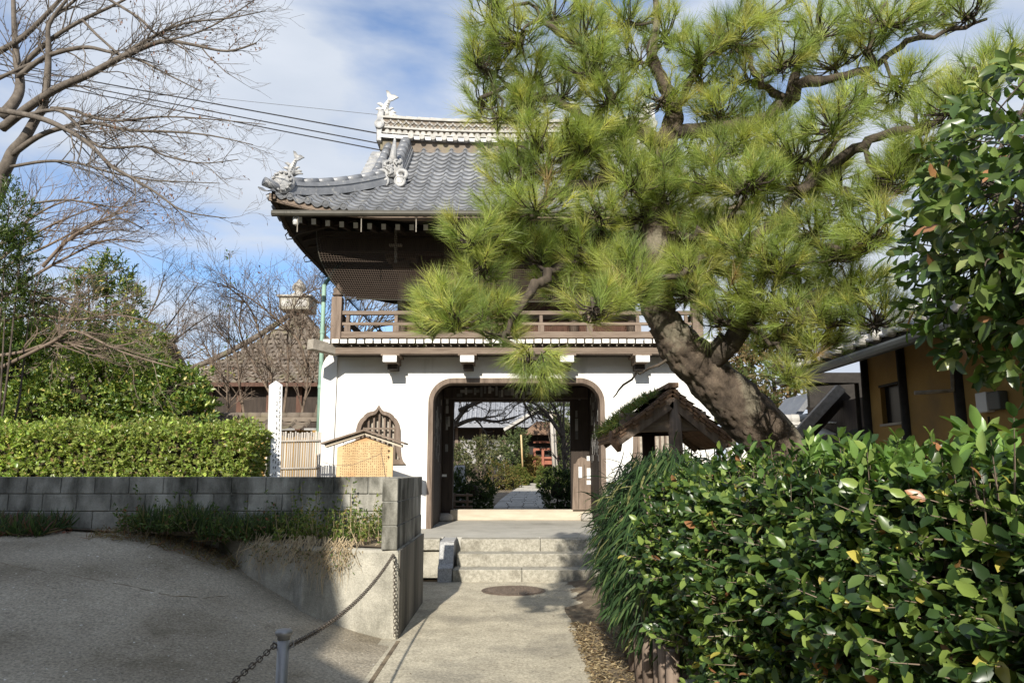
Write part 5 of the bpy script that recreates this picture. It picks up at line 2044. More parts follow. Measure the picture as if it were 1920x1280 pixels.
p = np.array([2.05, 9.1, 1.1]) + u * np.array([1.05, .5, .72])
p = p[p[:, 2] > .3]
A_ = rng.normal(0, .6, p.shape) + np.array([0, -.1, -.1])
leaf_object("foliage", sg2, LEAF_M, BLADE, p, A_, rng.normal(0, .4, p.shape) + np.array([0, -.3, .8]), rng.uniform(.2, .42, len(p)), rng.uniform(.014, .022, len(p)), palette(len(p), [(5, (.02, .05, .014)), (3, (.04, .085, .02)), (1, (.09, .14, .04))]))
MB().lathe((2.05, 9.2, 0), [(.4, 0), (.7, .5), (.7, 1.1), (.3, 1.5)], 10).build("clump_filler", M['foliage_core'], sg2, True)  # dark blocker added inside the blades

# ferns and moss on the wicket gate's roof
n = 1500
f_ = rng.uniform(.22, 1.06, n)
p = np.stack([ap.x + (le.x - ap.x) * f_, rng.uniform(SY + .0, SY + 1.2, n), ap.z + (le.z - ap.z) * f_ + .02], 1)
A_ = rng.normal(0, .5, p.shape) + np.array([-.25, -.2, .65])
A_[f_ > .9] += np.array([-.2, -.2, -.9])
leaf_object("roof_ferns", mg, LEAF_M, BLADE, p, A_, rng.normal(0, .5, p.shape) + np.array([0, -.6, .4]), rng.uniform(.05, .13, n), rng.uniform(.006, .012, n), palette(n, [(4, (.08, .12, .025)), (4, (.13, .17, .04)), (2, (.19, .21, .05)), (1, (.16, .10, .04))]))

# ---------------------------------------------------------------- the pine
pine = thing("pine_tree", "large old pine with leaning trunk spreading over the gate and house", "tree", (2.05, 5.7, 0))
LIMBS = {
    'trunk': ([(1490, 900, 5.75), (1455, 845, 5.7), (1392, 770, 5.6), (1330, 708, 5.5), (1282, 656, 5.4), (1248, 606, 5.32), (1230, 565, 5.28), (1216, 505, 5.25), (1232, 440, 5.22), (1228, 385, 5.2), (1222, 330, 5.2), (1250, 262, 5.2), (1264, 210, 5.2), (1246, 160, 5.15), (1222, 105, 5.1), (1232, 40, 5.1), (1226, -30, 5.1)],
              [.25, .215, .19, .175, .15, .125, .115, .105, .10, .095, .088, .08, .065, .05, .04, .028, .016]),
    'a': ([(1248, 268), (1190, 246), (1110, 236), (1070, 196), (1003, 186), (952, 170), (900, 184)], 5.15, 4.95, .05, .014),
    'b': ([(1110, 236), (1146, 190), (1138, 148), (1085, 92), (1032, 52), (992, 6)], 5.1, 4.9, .036, .012),
    'c': ([(1264, 205), (1320, 110), (1350, 60), (1400, 10)], 5.2, 5.0, .03, .010),
    'd': ([(1226, 372), (1150, 332), (1092, 346), (1034, 362), (1000, 402), (962, 428), (915, 455)], 5.15, 4.75, .05, .013),
    'e': ([(1218, 502), (1100, 484), (1042, 500), (1004, 540), (962, 592), (905, 602), (845, 588)], 5.2, 4.55, .05, .012),
    'f': ([(1000, 545), (955, 600), (946, 640), (992, 664), (1005, 690)], 4.7, 4.5, .02, .008),
    'g': ([(1318, 696), (1362, 650), (1398, 602), (1440, 575), (1500, 560), (1560, 590)], 5.45, 4.6, .085, .014),
    'h': ([(1230, 560), (1300, 505), (1370, 470), (1440, 430), (1500, 360), (1545, 300), (1580, 240)], 5.2, 4.5, .055, .014),
    'i': ([(1252, 255), (1330, 242), (1402, 232), (1478, 192), (1500, 152), (1570, 146), (1640, 128), (1700, 84), (1765, 60), (1850, 36)], 5.2, 4.6, .055, .010),
    'j': ([(1478, 192), (1502, 100), (1532, 50), (1540, -10)], 5.0, 4.8, .034, .010),
    'k': ([(1640, 128), (1628, 60), (1662, 5)], 4.8, 4.7, .022, .008),
    'l': ([(1500, 360), (1600, 285), (1650, 256), (1740, 246), (1785, 200), (1812, 130)], 4.6, 3.9, .035, .009),
    'm': ([(1478, 192), (1425, 162), (1402, 112), (1362, 82)], 5.0, 4.9, .03, .008),
    'n': ([(1440, 430), (1520, 455), (1590, 470), (1650, 440)], 4.9, 4.3, .03, .008),
    'o': ([(1232, 440), (1300, 445), (1345, 420), (1390, 380), (1420, 300)], 5.2, 4.7, .035, .010),
    'p': ([(1398, 602), (1440, 640), (1470, 660), (1440, 690)], 5.0, 4.8, .018, .006),
    'q': ([(1500, 560), (1570, 540), (1630, 570), (1650, 620)], 4.8, 4.3, .02, .006),
    'r': ([(1150, 332), (1110, 290), (1050, 300), (980, 330)], 5.0, 4.8, .024, .008),
    's': ([(1300, 505), (1240, 520), (1160, 540), (1110, 560)], 4.9, 4.4, .026, .008),
    't': ([(1290, 660), (1215, 690), (1170, 720), (1150, 745)], 5.4, 5.3, .012, .004),
}
nodes = []
for key, val in LIMBS.items():
    b_ = MB()
    if key == 'trunk':
        pts = [at(*q_) for q_ in val[0]]
        pts[0].z = min(pts[0].z, 1.2)
        pts = [Vector((2.12, 5.85, -.1)), Vector((2.1, 5.82, .6))] + pts
        rad = [.27, .255] + val[1]
        # resample with knobbly radii
        fine, fr = [], []
        for i in range(len(pts) - 1):
            for k in range(4):
                f_ = k / 4
                a = pts[max(i - 1, 0)]
                bq = pts[i]
                c = pts[i + 1]
                e = pts[min(i + 2, len(pts) - 1)]
                q_ = .5 * ((2 * bq) + (c - a) * f_ + (2 * a - 5 * bq + 4 * c - e) * f_ ** 2 + (3 * bq - a - 3 * c + e) * f_ ** 3)
                fine.append(q_)
                fr.append((rad[i] * (1 - f_) + rad[i + 1] * f_) * (1 + .06 * math.sin(i * 3.1 + k * 1.7)))
        fine.append(pts[-1])
        fr.append(rad[-1])
        from mathutils import noise as mnoise
        ff, fr2 = [], []
        for i in range(len(fine) - 1):
            for k in range(3):
                ff.append(fine[i].lerp(fine[i + 1], k / 3))
                fr2.append(fr[i] + (fr[i + 1] - fr[i]) * k / 3)
        ring_ = 72
        b_.tube(ff, fr2, ring_)
        # plated bark: raised plates with deep cracks between them
        vv = []
        for i, v in enumerate(b_.v):
            k = min(i // ring_, len(ff) - 1)
            c = ff[k]
            vq = Vector(v)
            dv = vq - c
            wv = Vector((vq.x * 17, vq.y * 17, vq.z * 10)) + Vector((mnoise.noise(vq * 6), mnoise.noise(vq * 6 + Vector((7, 3, 1))), mnoise.noise(vq * 6 + Vector((1, 9, 4))))) * .9
            ds2 = mnoise.voronoi(wv)[0]
            plate = min(max((ds2[1] - ds2[0]) * 5.5, 0), 1)
            rr_ = fr2[k]
            out = .022 * min(rr_ / .15, 1) * (plate - .8) + mnoise.noise(vq * 5) * .10 * rr_ + mnoise.noise(vq * 40) * .004
            vv.append(tuple(vq + dv.normalized() * out))
        b_.v = vv
        b_.build("trunk", mat("plated_pine_bark", (.042, .032, .024), (.135, .103, .076), 10, .93, 1.0, (1, 1, .7), c3=(.18, .158, .115), s3=4, t3=(.52, .62), fine=.3), pine, True)
        nodes += [(q_, r_) for q_, r_ in zip(fine[24:], fr[24:])]
    else:
        pp_, y0, y1, r0, r1 = val
        m_ = len(pp_)
        pts = [at(x, y, y0 + (y1 - y0) * i / (m_ - 1)) for i, (x, y) in enumerate(pp_)]
        fine, fr = [], []
        for i in range(m_ - 1):
            for k in range(4):
                f_ = k / 4
                q_ = pts[i].lerp(pts[i + 1], f_)
                if k or i:
                    q_ = q_ + Vector((random.gauss(0, .012), random.gauss(0, .02), random.gauss(0, .014)))
                fine.append(q_)
                g_ = (i + f_) / (m_ - 1)
                fr.append((r0 * (1 - g_) + r1 * g_) * 1.05 * random.uniform(.82, 1.25))
        fine.append(pts[-1])
        fr.append(r1)
        b_.tube(fine, fr, 9)
        b_.build("limb", M['bark'], pine, True)
        nodes += [(q_, r_) for q_, r_ in list(zip(fine, fr))[3:]]
node_arr = np.array([tuple(q_[0]) for q_ in nodes])
PADS = [(910, 28, 50, 36), (965, 66, 66, 42), (1040, 24, 66, 36), (918, 118, 50, 40), (1000, 132, 54, 34), (902, 186, 34, 34), (938, 212, 54, 28), (990, 205, 44, 28), (1056, 172, 52, 34), (1108, 128, 54, 40), (1098, 58, 54, 40), (1160, 36, 64, 34), (1186, 108, 54, 42), (1140, 182, 56, 34),
        (1250, 58, 52, 44), (1310, 96, 62, 38), (1236, 186, 56, 30), (1176, 222, 50, 24), (1322, 152, 54, 36), (1380, 66, 54, 44), (1442, 26, 54, 34), (1402, 146, 54, 34), (1462, 108, 54, 38), (1352, 208, 60, 28), (1424, 216, 54, 26), (1532, 56, 54, 38), (1602, 34, 62, 34), (1560, 112, 54, 28), (1664, 36, 62, 34), (1732, 28, 60, 30), (1806, 22, 52, 24), (1620, 92, 54, 26),
        (1420, 262, 74, 38), (1486, 280, 70, 36), (1562, 226, 54, 44), (1622, 192, 62, 38), (1690, 160, 54, 40), (1722, 226, 44, 30), (1782, 200, 52, 36), (1836, 150, 54, 36), (1886, 112, 44, 34),
        (1020, 312, 62, 38), (950, 342, 54, 34), (1000, 384, 72, 28), (930, 392, 44, 30), (1082, 284, 42, 28), (1120, 336, 44, 24), (1172, 318, 50, 24), (1232, 340, 54, 34), (1284, 336, 54, 38), (1192, 402, 72, 28), (1126, 402, 54, 24), (1332, 330, 54, 34), (1392, 340, 54, 38),
        (1482, 340, 62, 42), (1542, 330, 54, 42), (1452, 404, 62, 34), (1522, 424, 62, 38), (1592, 376, 54, 42), (1640, 432, 44, 42), (1572, 474, 62, 34), (1662, 340, 36, 44),
        (880, 440, 50, 34), (942, 452, 54, 38), (900, 508, 44, 24), (832, 562, 40, 28), (862, 592, 54, 34), (912, 572, 48, 38), (932, 620, 44, 28), (822, 602, 34, 24), (1000, 470, 46, 30), (1090, 472, 72, 38), (1060, 530, 62, 34), (1132, 512, 62, 38), (1112, 572, 54, 34), (1184, 502, 52, 34), (1180, 556, 44, 24), (992, 664, 50, 26), (1010, 690, 30, 24),
        (1290, 446, 62, 34), (1340, 420, 62, 38), (1282, 508, 52, 38), (1342, 498, 62, 38), (1292, 552, 44, 30), (1402, 458, 62, 38), (1452, 492, 62, 38), (1502, 520, 62, 34), (1380, 540, 52, 34), (1442, 556, 52, 34), (1542, 552, 62, 38), (1602, 536, 52, 42), (1580, 600, 52, 28), (1500, 590, 52, 28), (1640, 596, 44, 38), (1402, 598, 40, 26), (1440, 636, 34, 30), (1540, 636, 44, 24), (1480, 700, 34, 34), (1520, 660, 30, 24)]
tp, td, tws, pbr = [], [], [], MB()
PADS += [(1000, 262, 48, 28), (1062, 256, 46, 24), (1112, 268, 44, 24), (1172, 276, 44, 24), (960, 296, 44, 28), (1232, 300, 44, 30), (1300, 290, 50, 28), (1362, 286, 50, 28), (1240, 372, 44, 30), (1186, 348, 44, 24), (1260, 396, 40, 26), (1060, 352, 46, 26), (1700, 300, 40, 30), (1350, 590, 40, 26), (1470, 620, 40, 26)]
PADS += [(px + random.uniform(-22, 22), py + random.uniform(-12, 14), rx * .85, ry * .85) for (px, py, rx, ry) in PADS if random.random() < .22 and py < 650]
for (px, py, rx, ry) in PADS:
    c0 = at(px, py, 4.9)
    # depth of the pad: that of the nearest limb, a little scattered
    qx, qy, qd = px_of(node_arr)
    j = int(np.argmin((qx - px) ** 2 + (qy - py) ** 2))
    Y = float(node_arr[j, 1]) + random.uniform(-.24, .30)
    C = at(px, py + ry * .35, Y)
    sc = Y / FPX
    base = Vector(node_arr[j])
    mid = base.lerp(C, .5) + Vector((random.gauss(0, .03), random.gauss(0, .03), random.uniform(-.04, .05)))
    pbr.tube([base, mid, C], [.014, .011, .008], 6, cap=False)
    n = int(9 + rx * ry / 86)
    for k in range(n):
        v = Vector((random.gauss(0, 1), random.gauss(0, 1), random.gauss(0, 1))).normalized() * random.uniform(.35, 1) ** .6
        off = Vector((v.x * rx * sc * 1.05, v.y * .26, (v.z * .85 + .25) * ry * sc * 1.05))
        q_ = C + off
        dd_ = Vector((v.x * .9, v.y * .55 - .22, v.z * .45 + .62)) + Vector((random.gauss(0, .25), random.gauss(0, .25), random.gauss(0, .25)))
        if py > 640 and px < 1100:
            dd_.z -= 1.0
        dd_.normalize()
        tp.append(tuple(q_))
        td.append(tuple(dd_))
        s_ = C.lerp(base, random.uniform(0, .5))
        pbr.tube([s_, s_.lerp(q_, .5) + Vector((random.gauss(0, .012), random.gauss(0, .012), -.02)), q_, q_ + dd_ * .07], [.0065, .005, .0038, .003], 4, cap=False)
o = pbr.build("branchlets", M['bark'], pine, True)
o["kind"] = "stuff"
tp, td = np.array(tp), np.array(td)
NT = len(tp)
NN = 62
ref = np.where(np.abs(td[:, 2:3]) < .9, np.array([[0, 0, 1.]]), np.array([[1., 0, 0]]))
a_ = norm(np.cross(td, ref))
b2_ = np.cross(td, a_)
th = rng.uniform(0, 2 * np.pi, (NT, NN, 1))
fan = np.radians(rng.uniform(6, 58, (NT, NN, 1)))
rad_ = a_[:, None, :] * np.cos(th) + b2_[:, None, :] * np.sin(th)
nd = td[:, None, :] * np.cos(fan) + rad_ * np.sin(fan) + np.array([0, 0, -.06])
npos = tp[:, None, :] + td[:, None, :] * rng.uniform(-.03, .075, (NT, NN, 1))
ln = rng.uniform(.10, .165, (NT, NN)) * rng.uniform(.85, 1.2, (NT, 1))
tone = palette(NT, NEEDLES, .12)
nc_ = np.repeat(tone, NN, axis=0) * rng.uniform(.72, 1.28, (NT * NN, 1))
leaf_object("needles", pine, NEEDLE, NEED, npos.reshape(-1, 3), nd.reshape(-1, 3), rng.normal(size=(NT * NN, 3)), ln.ravel(), np.full(NT * NN, .0027), nc_)
# a few dry cones of dead leaves caught in it
print("pine tufts", NT)

# ---------------------------------------------------------------- left hedge
lh = thing("clipped_hedge", "bright clipped hedge standing behind the block wall on the left", "hedge", (-6.5, 10.6, .96))
p, d = box_shoots(7600, (-10.4, 10.1, 1.25), (-3.62, 11.0, 2.14), (('-y', .60), ('+z', .28), ('+x', .12)), .075, .042)
P_, A_, N_, L_, W_, T_ = shoots(p, d * .8 + np.array([0, -.2, .5]) + rng.normal(0, .45, p.shape), 5, .052, .031, 1.0, .08, .4)
# paler new growth in the left part and along the top
mixp = np.clip((-P_[:, 0] - 5.6) / 2.5, 0.15, .85)
C_ = np.where(rng.uniform(size=(len(P_), 1)) < mixp[:, None], palette(len(P_), GREEN_LIGHT), palette(len(P_), [(4, (.19, .25, .06)), (4, (.27, .32, .08)), (2, (.36, .40, .12)), (.7, (.34, .25, .12))]))
kp = leaf_pieces(lh, P_, A_, N_, L_, W_, C_, 120)
leaf_object("foliage", lh, LEAF, LEAF2, P_[kp], A_[kp], N_[kp], L_[kp], W_[kp], C_[kp])
MB().box((-10.3, 10.22, .9), (-3.8, 10.9, 2.0)).build("filler_core", M['foliage_core'], lh)  # added dark box that stops see-through between the leaves


# ---------------------------------------------------------------- shrubs
def shrub(name, label, cat, blobs, n, L, W, pal, base, group=None, up=.45, core=True, mt=None, bare=.0, tpl=None, hollow=.55, trunk_r=.03, kl=6):
    root = thing(name, label, cat, base, group)
    ps, ds, wts = [], [], [b_[3] * b_[4] for b_ in blobs]
    tot = sum(wts)
    for (x, y, z, rx, rz_, *ry) in blobs:
        ryy = ry[0] if ry else (rx + rz_) / 2
        m_ = max(8, int(n * rx * rz_ / tot + .5))
        u = norm(rng.normal(size=(m_, 3)))
        rr = rng.uniform(hollow, 1, (m_, 1)) ** .6
        lump = 1 + .13 * np.sin(u[:, :1] * 7 + x * 3) + .13 * np.sin(u[:, 2:] * 8 + z) + .1 * np.sin(u[:, 1:2] * 9)
        ps.append(np.array([x, y, z]) + u * rr * lump * np.array([rx, ryy, rz_]))
        ds.append(u)
        if core:
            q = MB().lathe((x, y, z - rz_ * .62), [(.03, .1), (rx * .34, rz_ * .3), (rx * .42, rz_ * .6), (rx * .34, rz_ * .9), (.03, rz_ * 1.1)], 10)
            q.build("filler_core", M['foliage_core'], root, True)  # dark view blocker added inside each blob
        MB().tube([(base[0] + (x - base[0]) * .3, base[1] + (y - base[1]) * .3, base[2] - .1), (base[0] + (x - base[0]) * .6, y, (base[2] + z) / 2), (x, y, z + rz_ * .3)], [trunk_r, trunk_r * .8, trunk_r * .35], 7).build("stem", M['bark'], root, True)
    p = np.concatenate(ps)
    d = np.concatenate(ds)
    P_, A_, N_, L_, W_, T_ = shoots(p, d + np.array([0, -.1, up]) + rng.normal(0, .4, p.shape), kl, L, W, 1.1, L * 1.4)
    C_ = palette(len(P_), pal)
    leaf_object("foliage", root, mt or LEAF, tpl or LEAF2, P_, A_, N_, L_, W_, C_)
    return root


def W3(px, py, Y, rx, ry):
    """blob from a photo ellipse at depth Y"""
    c = at(px, py, Y)
    k = Y / FPX
    return (c.x, c.y, c.z, rx * k, ry * k)


shrub("camellia_shrub", "dense glossy green shrub just left of the bare maple", "shrub", [W3(330, 745, 13, 58, 58), W3(270, 730, 13.2, 55, 62), W3(355, 780, 12.8, 40, 30)], 1500, .085, .042, GREEN_DEEP + [(2, (.09, .16, .035))], (-6.0, 13, .96), "left evergreen shrubs")
shrub("camellia_shrub", "broad evergreen shrub rising behind the middle of the left hedge", "shrub", [W3(160, 740, 13.4, 85, 70), W3(80, 765, 13.2, 70, 50), W3(210, 690, 13.8, 60, 45)], 2000, .09, .036, GREEN_DEEP, (-7.8, 13.4, .96), "left evergreen shrubs")
shrub("camellia_shrub", "leafy evergreen shrub at the left picture edge above the hedge", "shrub", [W3(20, 720, 13.8, 70, 80), W3(60, 650, 14.2, 60, 45), W3(-30, 640, 14, 60, 60)], 1700, .09, .036, GREEN_DEEP, (-9.2, 13.8, .96), "left evergreen shrubs")
shrub("evergreen_tree", "loose-crowned evergreen sapling with sky showing through left of centre", "tree", [W3(200, 520, 15.5, 52, 36), W3(165, 545, 15.5, 38, 30), W3(235, 560, 15.6, 34, 34), W3(220, 610, 15.4, 44, 34)], 520, .12, .036, GREEN_YEL + [(4, (.05, .09, .03))], (-8.3, 15.5, .96), None, core=False, hollow=.2, trunk_r=.05)
shrub("evergreen_tree", "yellowish evergreen with slender leaves under the bare branches", "tree", [W3(250, 650, 14.6, 60, 40), W3(190, 660, 14.8, 60, 36), W3(285, 690, 14.4, 30, 20), W3(120, 620, 15, 60, 40)], 1100, .11, .034, GREEN_YEL, (-7.4, 14.6, .96), None, core=False, hollow=.3)
shrub("evergreen_tree", "dark fine-leaved evergreen filling the left edge below the bare tree", "tree", [W3(15, 400, 12.0, 40, 60), W3(-20, 470, 12, 60, 60), W3(40, 460, 12.1, 30, 40), W3(10, 560, 12.2, 60, 50), W3(60, 545, 12.4, 40, 34)], 1500, .075, .020, [(4, (.05, .085, .018)), (3, (.085, .125, .025)), (1, (.13, .16, .04))], (-8.2, 12, .96), None, core=False, hollow=.25, trunk_r=.022)


# ---------------------------------------------------------------- bare trees
def sprout(b_, p, d, L, r, depth, sides, droop=.0, wig=.16, nchild=(3, 5), tips=None, up=.06):
    """a branch with its side branches"""
    n = 4 if depth > 0 else 3
    pts = [p]
    q_ = p.copy()
    dd = d.copy()
    for i in range(n):
        dd = (dd + Vector((random.gauss(0, wig), random.gauss(0, wig), random.gauss(0, wig) + up - droop))).normalized()
        q_ = q_ + dd * (L / n)
        pts.append(q_.copy())
    b_.tube(pts, [max(r * (1 - .68 * i / n), .0022) for i in range(n + 1)], sides if depth > 0 else 3, cap=False)
    if depth == 0:
        if tips is not None:
            tips.append(pts[-1])
        return
    for k in range(random.randint(*nchild)):
        f_ = random.uniform(.25, 1.0)
        i = min(int(f_ * n), n - 1)
        s_ = pts[i].lerp(pts[i + 1], f_ * n - i)
        nd_ = (pts[i + 1] - pts[i]).normalized()
        side = nd_.orthogonal().normalized()
        side.rotate(Matrix.Rotation(random.uniform(0, 6.28), 3, nd_).to_quaternion())
        cd = (nd_ + side * random.uniform(.45, .95)).normalized()
        sprout(b_, s_, cd, L * random.uniform(.40, .68), r * .48, depth - 1, sides, droop, wig, nchild, tips, up)


Z7 = .3437


def poly_branch(b_, pts, r0, r1, sides=8):
    fine, fr = [], []
    m_ = len(pts)
    for i in range(m_ - 1):
        a, bq, c, e = pts[max(i - 1, 0)], pts[i], pts[i + 1], pts[min(i + 2, m_ - 1)]
        for k in range(4):
            f_ = k / 4
            q_ = .5 * ((2 * bq) + (c - a) * f_ + (2 * a - 5 * bq + 4 * c - e) * f_ ** 2 + (3 * bq - a - 3 * c + e) * f_ ** 3)
            fine.append(q_)
            g_ = (i + f_) / (m_ - 1)
            fr.append(r0 * (1 - g_) + r1 * g_)
    fine.append(pts[-1])
    fr.append(r1)
    b_.tube(fine, fr, sides, cap=True)
    return fine, fr


bare = thing("bare_tree", "big leafless tree fanning its branches from the upper left", "tree", (-9.2, 12.6, .96))
MAIN = [
    ([(10, 700), (150, 590), (300, 490), (480, 410), (640, 325), (760, 270), (900, 225), (1050, 245), (1240, 280), (1400, 235)], .115, .016, 12.6, 11.2),
    ([(0, 960), (40, 900), (70, 830), (130, 760), (200, 640), (240, 570), (260, 400), (265, 250), (270, 130), (380, -20)], .17, .035, 12.7, 12.3),
    ([(10, 640), (90, 540), (110, 450), (92, 330), (80, 200), (72, -20)], .15, .05, 12.6, 12.9),
    ([(100, 420), (250, 310), (450, 260), (580, 280), (760, 330), (900, 400), (1100, 500)], .07, .010, 12.6, 11.6),
    ([(90, 400), (180, 300), (300, 200), (450, 110), (600, 40), (700, -10)], .075, .025, 12.7, 12.2),
    ([(-20, 290), (130, 200), (300, 30), (340, -20)], .08, .035, 12.8, 12.4),
    ([(-10, 600), (200, 640), (350, 700), (480, 780), (600, 900), (700, 960), (850, 1050), (1000, 1150), (1230, 1190)], .075, .010, 12.2, 10.9),
    ([(100, 640), (300, 600), (400, 660), (540, 800), (780, 800), (900, 850), (1100, 890), (1300, 870)], .05, .009, 12.4, 11.3),
    ([(60, 850), (200, 750), (330, 700), (500, 670), (700, 710), (950, 720), (1150, 740), (1380, 790)], .075, .009, 12.6, 11.4),
    ([(60, 910), (250, 880), (420, 890), (600, 940), (800, 980), (950, 990), (1200, 1000)], .042, .009, 12.4, 11.4),
    ([(280, 590), (400, 600), (500, 640), (650, 660), (830, 640), (1000, 640), (1250, 660), (1450, 680)], .046, .008, 12.4, 11.3),
    ([(180, 1110), (350, 1090), (500, 1110), (650, 1130), (800, 1100), (950, 1150)], .03, .008, 12.4, 11.9),
    ([(450, 110), (560, 220), (700, 310), (860, 190), (1000, 110), (1200, 60)], .036, .009, 12.2, 11.5),
    ([(580, -10), (760, 100), (860, 190), (1000, 240), (1150, 250)], .036, .009, 12.1, 11.6),
    ([(640, 325), (800, 220), (1000, 130), (1250, 100), (1450, 60)], .045, .008, 12.0, 11.2),
    ([(-10, 430), (120, 370), (260, 310)], .05, .03, 12.6, 12.6),
    ([(250, 130), (400, 10), (440, -30)], .04, .03, 12.5, 12.4),
    ([(900, 225), (1100, 170), (1300, 60), (1400, -10)], .026, .008, 11.6, 11.3),
]
b_ = MB()
tips = []
for (pp_, r0, r1, y0, y1) in MAIN:
    m_ = len(pp_)
    pts = [at(x * Z7, y * Z7, y0 + (y1 - y0) * i / (m_ - 1)) for i, (x, y) in enumerate(pp_)]
    mb2 = MB()
    fine, fr = poly_branch(mb2, pts, r0 * .72, r1 * .72, 8)
    mb2.build("branch", M['bare_bark'], bare, True)
    L = sum((fine[i + 1] - fine[i]).length for i in range(len(fine) - 1))
    nk = int(5 + L * 3.4)
    for k in range(nk):
        f_ = random.uniform(.22, 1)
        i = min(int(f_ * (len(fine) - 1)), len(fine) - 2)
        dirv = (fine[i + 1] - fine[i]).normalized()
        side = dirv.orthogonal().normalized()
        side.rotate(Matrix.Rotation(random.uniform(0, 6.28), 3, dirv).to_quaternion())
        side.y *= .6
        cd = (dirv + side * random.uniform(.4, .9)).normalized()
        sprout(b_, fine[i], cd, random.uniform(.45, 1.2) * (1.15 - .5 * f_), min(fr[i] * .5, .014), 2, 4, .0, .13, (2, 4), tips, .02)
o = b_.build("twigs", M['bare_bark'], bare)
o["kind"] = "stuff"
MB().tube([(-9.4, 12.7, .9), (-9.3, 12.7, 3.0), at(-40, 420, 12.7), at(0, 330, 12.7)], [.30, .26, .22, .18], 12).build("trunk", M['bare_bark'], bare, True)
# last brown leaves in clusters
cl = []
for (zx, zy) in ((1280, 200), (1200, 270), (1160, 330), (960, 300), (900, 1040), (650, 640), (790, 60), (570, 670), (600, 1100), (500, 1060), (870, 1170), (930, 1200), (860, 240), (1380, 220), (640, 1110), (1190, 650), (780, 430), (800, 1080), (1110, 200), (620, 100), (1290, 20)):
    c = at(zx * Z7, zy * Z7, 11.5)
    for k in range(random.randint(8, 22)):
        cl.append((c.x + random.gauss(0, .13), c.y + random.gauss(0, .15), c.z + random.gauss(0, .08)))
for t_ in random.sample(tips, 170):
    cl.append(tuple(t_))
cl = np.array(cl)
leaf_object("dry_leaves", bare, DEAD, LEAF2, cl, rng.normal(0, .5, cl.shape) + np.array([0, 0, -.9]), rng.normal(size=cl.shape), rng.uniform(.045, .085, len(cl)), rng.uniform(.02, .035, len(cl)), palette(len(cl), [(3, (.20, .11, .07)), (2, (.26, .15, .09)), (1, (.13, .08, .05))]))


def small_bare(name, label, base, stems, depth, r, Lr, mt, nch, twist=.2, up=.08, seed=3, leaves=None, kids=9):
    random.seed(seed)
    root = thing(name, label, "tree", base)
    b_ = MB()
    tips = []
    for pts in stems:
        mb2 = MB()
        fine, fr = poly_branch(mb2, pts, r, r * .3, 7)
        mb2.build("branch", mt, root, True)
        for k in range(kids):
            f_ = random.uniform(.2, 1)
            i = min(int(f_ * (len(fine) - 1)), len(fine) - 2)
            dirv = (fine[i + 1] - fine[i]).normalized()
            side = dirv.orthogonal().normalized()
            side.rotate(Matrix.Rotation(random.uniform(0, 6.28), 3, dirv).to_quaternion())
            sprout(b_, fine[i], (dirv + side * random.uniform(.4, .9)).normalized(), random.uniform(*Lr), fr[i] * .55, depth, 4, 0, twist, nch, tips, up)
    o = b_.build("twigs", mt, root)
    o["kind"] = "stuff"
    if leaves:
        cnt, pal = leaves
        pts = np.array([tuple(t_) for t_ in random.sample(tips, min(cnt, len(tips)))])
        leaf_object("leaves", root, DEAD, LEAF2, pts, rng.normal(0, .5, pts.shape) + np.array([0, 0, -.6]), rng.normal(size=pts.shape), rng.uniform(.05, .09, len(pts)), rng.uniform(.025, .05, len(pts)), palette(len(pts), pal))
    return root


A3 = lambda l, Y: [at(x, y, Y) for x, y in l]
small_bare("bare_tree", "fine-twigged bare tree spraying up to the right behind the loose evergreen", (-11.5, 17, .96),
           [A3([(-60, 560), (10, 500), (90, 460), (170, 420), (240, 395)], 17), A3([(-60, 540), (20, 470), (100, 420), (190, 385)], 17), A3([(-40, 590), (60, 520), (130, 480), (200, 450), (270, 455)], 17), A3([(-50, 520), (20, 440), (90, 390), (150, 370)], 17.2), A3([(80, 500), (140, 440), (220, 410), (270, 430)], 16.8)], 2, .045, (.7, 1.5), M['twig'], (3, 5), .07, .03, 5, kids=13)
small_bare("bare_tree", "pale thin bare tree reaching right against the sky left of the hall roof", (-8.2, 18, .96),
           [A3([(180, 740), (240, 690), (290, 640), (330, 590), (372, 530)], 18), A3([(230, 700), (300, 660), (350, 620), (400, 585)], 18), A3([(200, 720), (250, 640), (290, 570), (310, 510)], 18), A3([(150, 730), (250, 710), (330, 680), (390, 650)], 17.8)], 2, .035, (.6, 1.3), M['bare_bark'], (3, 5), .12, .04, 6, kids=12)
small_bare("bare_tree", "low brown bare branches spreading level over the left shrubs", (-9.5, 12.6, .96),
           [A3([(-30, 670), (40, 660), (110, 640), (180, 655), (260, 640)], 12.4), A3([(-20, 610), (60, 590), (140, 600), (220, 590), (300, 610)], 12.6), A3([(-30, 560), (50, 545), (130, 570), (200, 600)], 12.6), A3([(0, 690), (100, 640), (140, 620), (230, 660), (330, 690)], 12.3)], 2, .035, (.5, 1.0), M['twig'], (3, 5), .2, .02, 7, kids=15)
small_bare("bare_maple", "dense brown bare maple thicket in front of the pyramid-roofed hall", (-5.6, 15.6, .96),
           [A3([(500, 790), (510, 720), (490, 640), (470, 580), (430, 540), (400, 530)], 15.6), A3([(560, 800), (575, 730), (580, 650), (590, 600)], 15.8), A3([(575, 690), (560, 640), (520, 600), (470, 560), (420, 530)], 15.5), A3([(460, 790), (450, 730), (440, 660), (400, 610)], 15.4), A3([(420, 790), (430, 740), (400, 680), (380, 640)], 15.3), A3([(530, 790), (540, 700), (540, 620), (560, 560), (600, 540)], 15.9), A3([(590, 790), (605, 700), (610, 620), (600, 540)], 16.2), A3([(520, 760), (480, 690), (450, 620), (455, 560)], 15.7)], 2, .032, (.5, 1.1), M['twig'], (3, 5), .22, .05, 8, (90, [(2, (.16, .10, .06)), (1, (.10, .13, .03)), (1, (.22, .10, .07))]), kids=26)
